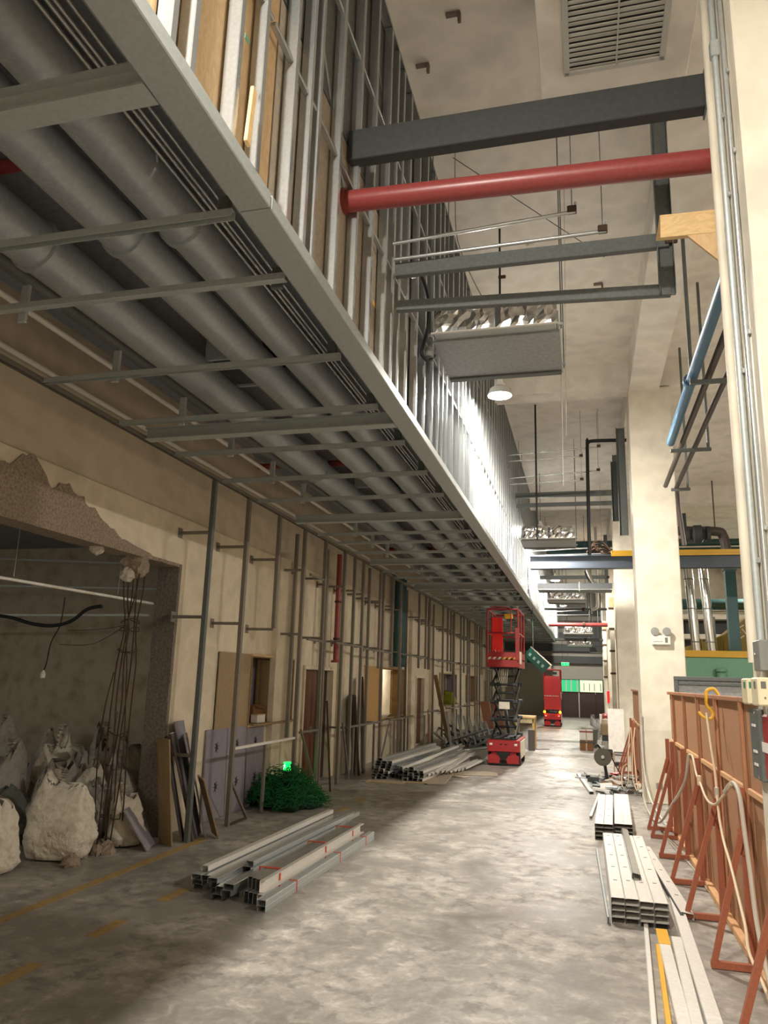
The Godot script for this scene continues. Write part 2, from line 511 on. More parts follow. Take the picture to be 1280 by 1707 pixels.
# ---------------------------------------------------------------- the scene
func _ready() -> void:
	rng.seed = 77
	var cam := Camera3D.new()
	cam.name = "camera"
	add_child(cam)
	cam.fov = 68.27
	cam.near = 0.05
	cam.far = 200.0
	cam.transform = Transform3D(Basis(Vector3(0.96701, 0.02856, -0.25312), Vector3(0.02793, 0.97582, 0.21680), Vector3(0.25319, -0.21672, 0.94283)).orthonormalized(), Vector3(0, 1.95, 0))
	cam.current = true
	var we := WorldEnvironment.new()
	we.name = "environment"
	var env := Environment.new()
	env.background_mode = Environment.BG_COLOR
	env.background_color = Color(0.02, 0.02, 0.022)
	env.tonemap_mode = Environment.TONE_MAPPER_LINEAR
	env.tonemap_exposure = 1.28
	env.sdfgi_enabled = true
	env.ssao_enabled = true
	env.ssil_enabled = true
	we.environment = env
	add_child(we)
	materials()
	lamps()
	shell()
	left_room()
	soffit()
	stud_wall()
	furring()
	left_openings()
	columns()
	right_hall()
	hoarding()
	overhead()
	far_end()
	lifts()
	piles()
	left_floor_things()
	right_floor_things()
	column_fittings()

const LAMP_E := 38.0

func lamp(at: Vector3, label: String, hang: float, power := 1.0) -> void:
	var t := thing("pendant_lamp", label, "lamp", at, 0, "pendant work lamps along the corridor" if at.x > -2.0 and at.x < 1.0 else "")
	lathe(t, "bulb", M.lamp_glow, [[0.0, -0.09], [0.06, -0.085], [0.11, -0.06], [0.125, -0.01], [0.12, 0.05], [0.08, 0.08]], Vector3.ZERO, 20)
	lathe(t, "reflector", M.grille_white, [[0.185, -0.055], [0.19, -0.05], [0.15, 0.06], [0.085, 0.10], [0.08, 0.095], [0.145, 0.055], [0.185, -0.055]], Vector3.ZERO, 24)
	lathe(t, "lamp_holder", M.white_plastic, [[0.08, 0.09], [0.085, 0.13], [0.05, 0.17], [0.04, 0.25], [0.0, 0.26]], Vector3.ZERO, 16)
	tube(t, "cord", M.cable_black, [Vector3(0, 0.25, 0), Vector3(0, hang, 0)], 0.008, 6)
	var l := OmniLight3D.new()
	l.name = "lamp_light"
	t.add_child(l)
	l.light_energy = LAMP_E * power
	l.light_color = Color(1.0, 0.97, 0.925)
	l.omni_range = 80.0
	l.omni_attenuation = 2.0
	l.light_size = 0.1
	l.position.y = -0.005
	l.shadow_enabled = true

func lamps() -> void:
	var txt := ["bare white work lamp hanging behind the viewer", "bare white work lamp hanging above the viewer beside the stud wall", "brightest hanging lamp, glaring below the nearest foil-wrapped ceiling unit", "hanging lamp hidden by the second ceiling unit down the corridor", "small bright lamp further down the corridor under the dark girder", "farthest tiny hanging lamp above the red pipe at the corridor end"]
	for i in 6:
		lamp(V(-1.2, 6.43, -10.9 + 11.1 * i), txt[i], 1.72)
	for i in 3:
		lamp(V(6.6, 6.3, 4.0 + 13.0 * i), ["side hall lamp nearest the viewer, out of sight behind the column", "side hall lamp in the middle bay behind the columns", "side hall lamp near the far wall of the hall"][i], 1.85, 0.85)
	lamp(V(-9.6, 3.0, 2.6), "work lamp inside the broken-open room, out of sight to the left", 0.9, 0.10)
	lamp(V(-6.2, 2.75, 25.2), "small lamp lighting the room behind the second window box", 0.5, 0.10)

# ---- room shell
func segs(st: SurfaceTool, x0: float, x1: float, y0: float, y1: float, d0: float, d1: float) -> void:
	add_box(st, V((x0 + x1) * 0.5, (y0 + y1) * 0.5, (d0 + d1) * 0.5), Vector3(absf(x1 - x0), y1 - y0, absf(d1 - d0)))

func struct(called: String, st: SurfaceTool, m: Material) -> MeshInstance3D:
	var o := put(called, done(st), m)
	o.set_meta("kind", "structure")
	return o

const OPEN := [[1.0, 8.85, 0.0, 3.35], [10.05, 13.0, 1.2, 2.27], [13.5, 15.28, 0.0, 2.17], [17.55, 21.85, 0.98, 2.26], [23.3, 24.6, 0.0, 2.1], [27.2, 31.0, 1.1, 2.25], [33.5, 37.0, 1.1, 2.25], [39.5, 40.6, 0.0, 2.1]]

func shell() -> void:
	var st := begin(); segs(st, -14, 13, -0.25, 0, -12, 56); struct("floor", st, M.floor_concrete)
	st = begin(); segs(st, -14, 13, 8.15, 8.45, -12, 56); struct("ceiling", st, M.ceiling_paint)
	# left wall with its openings; the board layer stops at 3.96 m
	for layer in 2:
		st = begin()
		var x0 := -5.42 if layer == 0 else -5.13
		var x1 := -5.13 if layer == 0 else -5.10
		var top := 8.15 if layer == 0 else 3.96
		var d := -12.0
		for o in OPEN:
			segs(st, x0, x1, 0, top, d, o[0])
			if o[2] > 0: segs(st, x0, x1, 0, o[2], o[0], o[1])
			segs(st, x0, x1, o[3], top, o[0], o[1])
			d = o[1]
		segs(st, x0, x1, 0, top, d, 56)
		if layer == 0: struct("wall_left", st, M.upper_wall)
		else:
			var o2 := struct("trim_1", st, M.wall_paint)
	st = begin(); segs(st, -14, 13, 0, 8.15, -12.2, -12); struct("wall_back", st, M.wall_paint)
	st = begin(); segs(st, 13, 13.2, 0, 8.15, -12, 56); struct("wall_right", st, M.column_paint)
	st = begin()
	segs(st, -14, -1.9, 0, 8.15, 50.5, 50.8); segs(st, 1.3, 13, 0, 8.15, 50.5, 50.8); segs(st, -1.9, 1.3, 2.32, 8.15, 50.5, 50.8)
	struct("wall_front", st, M.far_wall)
	# pilasters on the left wall
	for p in [[11.95, 12.55], [15.55, 16.1], [22.3, 22.85], [25.4, 26.0]]:
		st = begin(); segs(st, -5.1, -5.0, 0, 3.96, p[0], p[1]); struct("trim_2" if p[0] < 12 else ("trim_3" if p[0] < 16 else ("trim_4" if p[0] < 23 else "trim_5")), st, M.wall_paint)
	# painted floor lines
	var l := put("floor_line", box_mesh(Vector3(0.11, 0.003, 22.0), 0.0), M.line_paint)
	l.position = V(-4.55, 0.0005, 0.0 - 2.0)
	tag(l, "long solid worn yellow line painted on the floor beside the rubble bags", "floor marking")
	for i in 9:
		var k := put("floor_dash", box_mesh(Vector3(0.11, 0.003, 0.42), 0.0), M.line_paint)
		k.position = V(-3.66, 0.0005, 4.7 + 1.0 * i)
		tag(k, "short faded yellow floor dash, %s from the viewer in its broken line" % ["first", "second", "third", "fourth", "fifth", "sixth", "seventh", "eighth", "ninth"][i], "floor marking", "dashes of the broken yellow floor line")

# ---- the broken-open room on the left
func left_room() -> void:
	var st := begin()
	segs(st, -14, -5.42, 0, 4.2, 10.45, 10.6)
	struct("wall_room_end", st, M.room_plaster)
	st = begin(); segs(st, -11.2, -11.0, 0, 4.2, -2, 10.5); struct("wall_room_side", st, M.room_plaster)
	st = begin(); segs(st, -14, -5.42, 3.9, 4.1, -2.0, 10.5); struct("ceiling_room", st, M.dark_slab)
	st = begin(); segs(st, -14, -5.42, 0, 4.2, -2.1, -1.9); struct("wall_room_near", st, M.room_plaster)
	# horizontal joint ledge and panel joints on the end wall
	st = begin(); segs(st, -11, -5.42, 2.63, 2.67, 10.41, 10.45); struct("trim_6", st, M.room_plaster)
	# rough jamb and lintel of the hole
	st = begin()
	var n := FastNoiseLite.new(); n.seed = 3; n.frequency = 1.9
	for i in 26:
		var y := i * 0.13
		var k := n.get_noise_1d(i * 0.4) * 0.06
		add_box(st, V(-5.265 + 0.012 * n.get_noise_1d(i * 3.1), y + 0.065, 8.87 + k * 0.5), Vector3(0.31, 0.14, 0.14 + k), Basis(Vector3(0, 1, 0), k * 1.4))
	var j := struct("trim_7", st, M.raw_concrete)
	st = begin()
	for i in 46:
		var d := 1.0 + i * 0.17
		var k := n.get_noise_1d(i * 0.7 + 50.0) * 0.08
		add_box(st, V(-5.265, 3.37 + k * 0.4, d + 0.08), Vector3(0.31, 0.12 + k, 0.18), Basis(Vector3(1, 0, 0), k * 1.2))
	struct("trim_8", st, M.mortar)
	# bare mortar where the plaster has come off above the hole
	var pts := PackedVector2Array([Vector2(3.2, 3.3), Vector2(8.2, 3.3), Vector2(8.05, 3.37), Vector2(7.75, 3.40), Vector2(7.5, 3.44)])
	var prof := [[7.45, 3.44], [7.2, 3.53], [7.05, 3.57], [6.9, 3.66], [6.75, 3.66], [6.7, 3.74], [6.55, 3.74], [6.45, 3.82], [6.3, 3.78], [6.2, 3.70], [6.05, 3.84], [5.9, 3.97], [5.75, 3.93], [5.6, 3.80], [5.4, 3.78], [5.2, 3.86], [5.0, 3.80], [4.6, 3.92], [4.2, 3.76], [3.6, 3.8], [3.2, 3.6]]
	for i in prof.size() - 1:
		var a = prof[i]; var b = prof[i + 1]
		for s in 3:
			var f := s / 3.0
			pts.append(Vector2(lerpf(a[0], b[0], f), lerpf(a[1], b[1], f) + rng.randf_range(-0.018, 0.018)))
	pts.append(Vector2(3.2, 3.6))
	var pl := slab(null, "mortar_patch", M.mortar, pts, Vector3(-5.1, 0, 0), Vector3(0, 0, -1), Vector3(0, 1, 0), 0.014)
	tag(pl, "jagged patch of bare brown mortar above the broken wall opening", "mortar patch")
	# concrete stump and hanging reinforcement of the removed column
	var cl := thing("concrete_stump", "broken white concrete lump clinging under the lintel above the bare rebars", "concrete lump", V(-5.26, 3.32, 8.0))
	for q in [[0, 0, 0, 0.17], [0.03, -0.12, 0.05, 0.13], [-0.05, -0.22, -0.04, 0.09], [0.0, -0.02, -0.75, 0.08]]:
		var b := put("lump", rock(q[3], int(q[3] * 1000)), M.room_plaster if q[3] < 0.1 else M.mortar, cl)
		b.position = Vector3(q[0], q[1], -q[2])
	var rb := thing("rebar_cage", "rusty bare column rebars hanging from the lintel down behind the bags", "rebar", V(-5.27, 0, 8.05))
	for i in 6:
		var ox := -0.09 + 0.09 * (i % 3)
		var od := -0.07 if i < 3 else 0.07
		var p := []
		for s in 9:
			var y := 3.3 - s * 0.41
			p.append(Vector3(ox + sin(s * 1.1 + i) * 0.02 + (0.05 if s == 2 else 0.0) * (-signf(ox)), y, -od + cos(s * 0.9 + i * 2) * 0.03))
		tube(rb, "rebar", M.rust, smooth_path(p, 3), 0.008, 6)
	for s in 5:
		var y: float = [2.55, 2.45, 2.2, 1.25, 0.35][s]
		var p := []
		for k in 9:
			var a := TAU * k / 8.0
			p.append(Vector3(cos(a) * 0.12, y + 0.03 * sin(a * 2 + s), sin(a) * 0.1))
		tube(rb, "stirrup", M.rust, p, 0.005, 5)
	for e in [[-0.75, 2.42, 0.15], [-0.8, 2.25, 0.2], [-0.3, 0.9, -0.2]]:
		tube(rb, "wire", M.rust, smooth_path([Vector3(-0.05, 2.5 if e[1] > 1.5 else 1.5, 0), Vector3(e[0] * 0.5, e[1] + 0.02, e[2] * 0.5), Vector3(e[0], e[1], e[2])], 4), 0.004, 5)
	var rb2 := thing("bent_rebar", "single thin bent rebar leaning left of the rebar bundle", "rebar", V(-5.5, 0, 8.1))
	tube(rb2, "rebar", M.rust, smooth_path([Vector3(0.02, 0, 0), Vector3(-0.05, 0.9, 0), Vector3(-0.03, 1.5, 0), Vector3(0.06, 1.95, 0.02)], 5), 0.007, 6)
	# ceiling profiles and cables inside the room
	var cp := thing("ceiling_channel", "bright steel ceiling channel hanging on wires inside the broken-open room", "ceiling channel", V(-6.4, 3.05, 4.0))
	ext(cp, "channel", M.galv_bright, cprof(0.06, 0.03), Vector3(-0.75, 0, 0), Vector3(0.95, -0.2, -4.9), 0)
	for i in 4:
		tube(cp, "hanger_wire", M.galv_dull, [Vector3(-0.6 + i * 0.45, 0.0 - i * 0.05, -0.4 - i * 1.3), Vector3(-0.6 + i * 0.45, 0.86, -0.4 - i * 1.3)], 0.004, 5)
	for i in 3:
		var r := thing("dark_ceiling_runner", ["dusty grey ceiling runner highest inside the broken-open room", "dusty grey ceiling runner just below the lintel shadow in the room", "grey ceiling runner lying lowest by the cables in the room"][i], "ceiling channel", V(-7.6, 3.5 - i * 0.4, 9.6 - i * 0.5))
		ext(r, "channel", M.galv_dull, cprof(0.06, 0.03), Vector3(-2.4, 0.12 - 0.1 * i, 0.4), Vector3(2.1, 0, -0.2))
	var cb := thing("drooping_cable", "thick black cable drooping across the broken-open room", "cable", V(-6.4, 2.5, 8.0))
	tube(cb, "cable", M.cable_black, smooth_path([Vector3(-0.75, 0.1, 0), Vector3(-0.5, 0.07, 0), Vector3(-0.2, 0.0, 0), Vector3(0.1, -0.02, 0), Vector3(0.35, 0.04, 0), Vector3(0.55, 0.18, 0), Vector3(0.75, 0.22, 0)], 5), 0.022, 7)
	var pb := thing("hanging_socket", "white lamp socket dangling on a thin wire in the broken-open room", "lamp socket", V(-6.3, 1.88, 8.0))
	tube(pb, "wire", M.cable_black, smooth_path([Vector3(0.12, 0.95, 0), Vector3(0.1, 0.62, 0), Vector3(0.0, 0.4, 0), Vector3(-0.03, 0.15, 0), Vector3(-0.06, 0.06, 0)], 5), 0.007, 6)
	lathe(pb, "socket", M.white_plastic, [[0.0, -0.05], [0.028, -0.045], [0.03, 0.0], [0.018, 0.03], [0.0, 0.06]], Vector3(-0.06, 0.02, 0), 12)

func rock(r: float, sd: int) -> ArrayMesh:
	var n := FastNoiseLite.new(); n.seed = sd; n.frequency = 1.3
	var st := begin(true)
	var rows := 8
	var cols := 12
	var g := []
	for i in rows + 1:
		var row := []
		for j in cols:
			var th := PI * i / rows
			var ph := TAU * j / cols
			var v := Vector3(sin(th) * cos(ph), cos(th), sin(th) * sin(ph))
			row.append(v * r * (1.0 + 0.45 * n.get_noise_3dv(v * 1.4 + Vector3.ONE * sd)))
		g.append(row)
	for i in rows:
		for j in cols:
			var k := (j + 1) % cols
			quad(st, g[i][j], g[i][k], g[i + 1][k], g[i + 1][j], g[i][j] + g[i + 1][k])
	return done(st)

# ---- hung soffit frame with the ducts above it
func soffit() -> void:
	var t := thing("soffit_frame", "long hung steel soffit frame of cross joists along the left of the corridor", "ceiling frame", V(-1.7, 4.46, 0))
	# local x is measured from -1.70, y from 4.46
	for i in 9:
		var a := -9.0 + i * 6.2
		bar(t, "edge_beam", M.galv_dull, V(0, 0.045, a), V(0, 0.045, a + 6.19), 0.19, 0.09)
	for i in 9:
		var a := -9.0 + i * 6.2
		ext(t, "wall_track", M.post_steel, cprof(0.06, 0.05), V(-2.96, 0.05, a), V(-2.96, 0.05, a + 6.19))
	var heavy := [2.52, 7.06, 11.6, 16.2, 20.8, 25.4, 30.0, 34.6, 39.2, 43.8]
	for d in heavy:
		ext(t, "heavy_joist", M.galv_dull, iprof(0.13, 0.13, 0.012, 0.05), V(-2.93, 0, d), V(-0.1, 0.0, d - 0.02))
	var light := [-2.0, -0.8, 0.4, 1.4, 3.43, 4.22, 5.38, 6.54, 7.67, 8.9, 10.06, 12.7, 13.85, 15.0, 17.35, 18.5, 19.65, 21.95, 23.1, 24.2, 26.6, 27.7, 28.9, 31.2, 32.3, 33.5, 35.8, 36.9, 38.1, 40.4, 41.5, 42.7, 45.0, 46.0]
	for d in light:
		ext(t, "joist", M.galv_dull, cprof(0.055, 0.05, 0.004), V(-2.95, 0.05, d), V(-0.13 - 0.02, 0.05, d), 180.0 if int(d * 10) % 3 == 0 else 0.0)
		B(t, "hanger", M.galv_dull, V(-2.25, 0.13, d + 0.05), Vector3(0.07, 0.3, 0.03))
		if d < 30: B(t, "hanger", M.grey_steel, V(-0.24, 0.11, d + 0.06), Vector3(0.08, 0.16, 0.03))
	# concrete deck the hangers reach
	var st := begin(); segs(st, -5.13, -1.86, 5.45, 5.6, -9, 47.2); struct("ceiling_soffit", st, M.dark_slab)
	st = begin(); segs(st, -5.13, -1.6, 4.46, 8.15, 47.2, 47.4); struct("wall_soffit_end", st, M.board_grey)
	# round ducts
	var spec := [[-3.84, 5.0, 0.19, "leftmost of the three large round ducts above the soffit frame"], [-3.09, 5.0, 0.165, "middle one of the three large round ducts above the soffit frame"], [-2.63, 5.02, 0.165, "rightmost of the three large round ducts above the soffit frame"]]
	for q in spec:
		var dct := thing("round_duct", q[3], "duct", V(q[0], q[1], 0), 0, "large round ducts above the soffit frame")
		for i in 9:
			var a := -8.0 + i * 6.1
			tube(dct, "duct_length", M.duct, [V(0, 0, a), V(0, 0, a + 6.06)], q[2], 22)
			lathe(dct, "joint_ring", M.duct, [[q[2], -0.03], [q[2] + 0.02, -0.025], [q[2] + 0.02, 0.025], [q[2], 0.03]], V(0, 0, a + 6.08), 22, Basis(Vector3(1, 0, 0), PI / 2))
	var pip := [[-4.62, 5.0, 0.03, M.cable_white, "pale thin pipe running along the upper left wall corner"], [-5.05, 4.82, 0.03, M.cable_white, "pale thin pipe clipped low to the upper left wall"], [-4.15, 4.95, 0.07, M.grey_steel, "dark grey pipe left of the large ducts above the soffit"], [-4.28, 5.02, 0.035, M.galv_dull, "slim steel pipe beside the dark grey pipe above the soffit"]]
	for q in pip:
		var p := thing("service_pipe", q[4], "pipe", V(q[0], q[1], 0))
		tube(p, "pipe", q[3], [V(0, 0, -8), V(0, 0, 47)], q[2], 10)
	for i in 5:
		var p := thing("thin_conduit", ["leftmost of the five thin bright conduits beside the soffit edge beam", "second thin bright conduit from the left beside the soffit edge beam", "middle one of the five thin bright conduits beside the soffit edge", "second thin bright conduit from the right beside the soffit edge beam", "rightmost thin bright conduit, closest to the soffit edge beam"][i], "conduit", V(-2.40 + [0.0, 0.045, 0.075, 0.13, 0.2][i], 5.0 + 0.01 * i, 0), 0, "thin conduits above the soffit edge")
		tube(p, "conduit", M.galv, [V(0, 0, -8), V(0, 0, 46)], 0.012, 6)
	# red branch pipes across, seen between the joists
	for i in 3:
		var rp := thing("red_branch_pipe", ["short red pipe crossing above the nearest large ducts", "red pipe crossing above the soffit near the first tall post", "red pipe crossing above the soffit further down"][i], "pipe", V(-4.3, 5.3, [3.7, 11.0, 19.0][i]))
		tube(rp, "pipe", M.red_pipe, [Vector3(-0.8, 0, 0), Vector3(1.0, 0, 0)], 0.05, 10)
	# dark dampers sitting above the ducts
	for i in 3:
		var fd := thing("fire_damper", ["dark square damper box above the ducts at the second joists", "dark square damper box above the ducts past the heavy joist", "dark square damper box far along the soffit"][i], "damper", V(-3.4, 5.28, [6.9, 12.2, 22.0][i]))
		B(fd, "box", M.dark_steel, Vector3.ZERO, Vector3(0.55, 0.3, 0.7))
		for s in [-1, 1]: B(fd, "flange", M.galv_dull, Vector3(0, 0, 0.36 * s), Vector3(0.62, 0.36, 0.03))

# ---- stud wall standing on the soffit edge
func stud_wall() -> void:
	var t := thing("stud_wall", "tall galvanised steel stud wall rising from the soffit edge to the ceiling", "stud wall", V(-1.62, 4.55, 0))
	for i in 9:
		var a := -9.0 + i * 6.2
		ext(t, "bottom_track", M.galv, cprof(0.085, 0.04, 0.003), V(-0.06, 0.0, a), V(-0.06, 0.0, a + 6.19), 180)
		ext(t, "top_track", M.galv, cprof(0.085, 0.04, 0.003), V(-0.06, 3.6, a), V(-0.06, 3.6, a + 6.19), 0)
	var known := [0.2, 0.65, 1.1, 1.5, 1.95, 2.39, 2.56, 2.98, 3.27, 3.71, 3.98, 4.14, 4.59, 5.05, 5.48, 5.94, 6.22, 6.47, 6.81, 7.28, 7.70, 8.14, 8.51, 8.8, 9.09, 9.51, 10.01, 10.39, 10.69]
	var d := 11.1
	while d < 47:
		known.append(d)
		d += 0.42 + 0.05 * sin(d * 7.0)
	d = -0.25
	while d > -8.5:
		known.append(d)
		d -= 0.44
	var prof := cprof(0.05, 0.075, 0.003, 0.012)
	for q in known:
		ext(t, "stud", M.galv, prof, V(-0.02, 0.0, q), V(-0.02, 3.59, q))
	# flat bridging straps
	for y in [1.15, 2.4]:
		for i in 9:
			var a := -9.0 + i * 6.2
			B(t, "bridging", M.galv, V(-0.055, y, a + 3.09), Vector3(0.04, 0.025, 6.18))
	# diagonal bracing straps
	for q in [[1.2, 3.4, 0.1, 3.4], [3.3, 5.2, 3.2, 0.8], [5.6, 8.0, 3.2, 0.5]]:
		bar(t, "brace_strap", M.galv, V(-0.105, q[2], q[0]), V(-0.105, q[3], q[1]), 0.003, 0.05)
	# lining boards fixed on the far side of the studs
	var cols := ["board_orange", "board_tan", "board_grey", "board_tan", "board_grey", "board_grey", "board_grey", "board_grey", "board_grey", "board_yellow", "board_yellow", "board_tan"]
	var i := 0
	var a := -8.5
	while a < 46.5:
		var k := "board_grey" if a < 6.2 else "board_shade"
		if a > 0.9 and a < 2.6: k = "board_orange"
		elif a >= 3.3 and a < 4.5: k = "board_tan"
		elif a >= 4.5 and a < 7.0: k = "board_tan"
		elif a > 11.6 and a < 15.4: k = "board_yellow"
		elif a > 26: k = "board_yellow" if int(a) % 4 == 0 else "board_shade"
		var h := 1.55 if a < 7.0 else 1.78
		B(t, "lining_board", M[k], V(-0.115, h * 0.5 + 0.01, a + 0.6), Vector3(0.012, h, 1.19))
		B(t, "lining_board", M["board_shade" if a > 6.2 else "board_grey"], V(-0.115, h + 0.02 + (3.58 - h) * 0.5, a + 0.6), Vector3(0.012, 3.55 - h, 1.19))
		a += 1.21
		i += 1
	# timber offcuts and marks
	bar(t, "timber_offcut", M.ply_pale, V(0.02, 0.05, 3.05), V(0.01, 0.42, 3.1), 0.05, 0.02)
	B(t, "green_tape", M.machine_green, V(0.012, 0.62, 2.98), Vector3(0.003, 0.03, 0.052))
	B(t, "yellow_tape", M.yellow, V(0.012, 0.42, 5.48), Vector3(0.003, 0.04, 0.052))

# ---- furring posts standing off the left wall
func arm(t, y: float, d: float, x := 0.0) -> void:
	bar(t, "arm", M.post_steel, V(-0.44, y, d), V(x, y, d), 0.04, 0.04)
	B(t, "wall_plate", M.post_steel, V(-0.445, y, d), Vector3(0.012, 0.13, 0.10))

func furring() -> void:
	var t := thing("furring_frame", "steel furring frame of tall posts and wall arms standing off the cream left wall", "wall frame", V(-4.65, 0, 0))
	var posts := [[8.72, 0, 0], [9.79, 0, 0], [10.95, 2.68, 0], [12.1, 0, 0], [12.45, 0.9, -0.28], [13.2, 0, 0], [14.05, 0, -0.25], [14.4, 0, 0], [15.1, 0, 0], [15.75, 0, 0], [16.6, 0, -0.1], [17.2, 2.2, 0], [17.5, 0, 0], [18.4, 2.3, 0]]
	var d := 19.3
	while d < 46:
		posts.append([d, 0.0 if int(d * 10) % 3 else 2.3, -0.2 if int(d) % 4 == 0 else 0.0])
		d += 0.78 + 0.2 * sin(d * 3.0)
	for i in posts.size():
		var p = posts[i]
		bar(t, "post", M.post_steel if p[0] > 8.8 else M.grey_steel, V(p[2], p[1], p[0]), V(p[2], 4.45, p[0]), 0.062, 0.062)
		arm(t, 3.75, p[0], p[2])
		if p[0] < 30 or i % 2: arm(t, 2.66, p[0], p[2])
		if p[1] < 0.5 and i % 2 == 0: arm(t, 0.98, p[0], p[2])
	# rails between posts
	for r in [[9.79, 12.1, 0.98], [12.45, 13.2, 3.72], [12.45, 13.2, 2.6], [12.3, 13.2, 1.05], [14.05, 15.75, 2.62], [15.1, 17.5, 1.0], [15.75, 18.4, 2.6], [18.4, 21.0, 1.0], [19.3, 22.5, 2.62], [22.0, 24.8, 1.05], [24.0, 28.5, 2.62], [27.0, 32.0, 1.05], [29.0, 36.0, 2.6], [35.0, 44.0, 2.6]]:
		bar(t, "rail", M.galv_bright if r[0] < 10 else M.post_steel, V(0, r[2], r[0]), V(0, r[2], r[1]), 0.04, 0.04)
	bar(t, "rail", M.post_steel, V(-0.3, 0.02, 12.1), V(0, 0.02, 13.2), 0.03, 0.03)
	# short lower studs under the rails
	for q in [10.9, 15.4, 16.2, 17.0, 18.9, 19.7, 20.4, 22.6, 23.3, 27.6, 28.4, 29.5]:
		bar(t, "lower_stud", M.post_steel, V(0, 0, q), V(0, 0.97, q), 0.045, 0.045)
	# raking struts
	for q in [[9.79, 0.55, 10.35, 0.02], [13.2, 0.05, 12.3, 1.1], [15.1, 0.05, 14.6, 1.1], [17.5, 0.04, 18.3, 0.95]]:
		bar(t, "strut", M.post_steel, V(0.02, q[1], q[0]), V(0.02, q[3], q[2]), 0.035, 0.035)
	bar(t, "foot_rail", M.rust, V(0.02, 0.02, 9.8), V(0.02, 0.02, 10.35), 0.03, 0.03)
	var up := thing("standpipe", "dark red standpipe with a flange hanging between the posts", "pipe", V(-4.88, 2.28, 14.75))
	tube(up, "pipe", M.red_pipe, [Vector3(0, 0, 0), Vector3(0, 2.18, 0)], 0.055, 12)
	lathe(up, "flange", M.red_pipe, [[0.0, -0.02], [0.095, -0.02], [0.095, 0.02], [0.055, 0.03]], Vector3.ZERO, 16)
	for y in [0.45, 1.2]: lathe(up, "clamp", M.rust, [[0.056, -0.02], [0.07, -0.02], [0.07, 0.02], [0.056, 0.02]], Vector3(0, y, 0), 12)
	var tl := thing("teal_riser", "teal pipe riser standing between the posts above the second window box", "pipe", V(-4.9, 2.3, 20.3))
	for q in [-0.28, 0.0, 0.3]: tube(tl, "pipe", M.teal_dark, [V(0, 0, q), V(0, 2.4, q)], 0.1, 12)

func window_box(t, d0: float, d1: float, y0: float, y1: float, gap0: float, gap1: float, mt: Material, back: Material, deep) -> void:
	# near part closed by a board flush with the wall, then an opening into a shallow recess
	var xb := -0.38
	B(t, "front_board", mt, V(0.012, (y0 + y1) * 0.5, (d0 + gap0) * 0.5), Vector3(0.02, y1 - y0 + 0.04, gap0 - d0))
	B(t, "jamb_board", back, V(xb * 0.5 + 0.03, (y0 + y1) * 0.5, d1 - 0.012), Vector3(0.40, y1 - y0, 0.018))
	B(t, "jamb_board", back, V(xb * 0.5 + 0.03, (y0 + y1) * 0.5, gap0 + 0.012), Vector3(0.40, y1 - y0, 0.018))
	B(t, "head_board", mt, V(xb * 0.5 + 0.03, y1 - 0.01, (gap0 + d1) * 0.5), Vector3(0.40, 0.018, d1 - gap0 - 0.05))
	B(t, "sill_board", mt, V(xb * 0.5 + 0.07, y0 + 0.01, (gap0 + d1) * 0.5), Vector3(0.50, 0.03, d1 - gap0 - 0.05))
	if deep != null: B(t, "back_panel", deep, V(xb - 0.02, (y0 + y1) * 0.5, (gap0 + d1) * 0.5), Vector3(0.015, y1 - y0 - 0.05, d1 - gap0 - 0.03))
	if gap1 < d1 - 0.3: B(t, "back_board", back, V(xb, (y0 + y1) * 0.5, (d1 + gap1) * 0.5), Vector3(0.015, y1 - y0 - 0.05, d1 - gap1 - 0.05))
	B(t, "gap_trim", M.ply_pale, V(xb + 0.02, (y0 + y1) * 0.5, gap1), Vector3(0.04, y1 - y0 - 0.06, 0.05))
	for y in [y0 - 0.01, y1 + 0.01]: B(t, "edge_trim", M.ply_pale, V(0.03, y, (gap0 + d1) * 0.5), Vector3(0.05, 0.03, d1 - gap0))

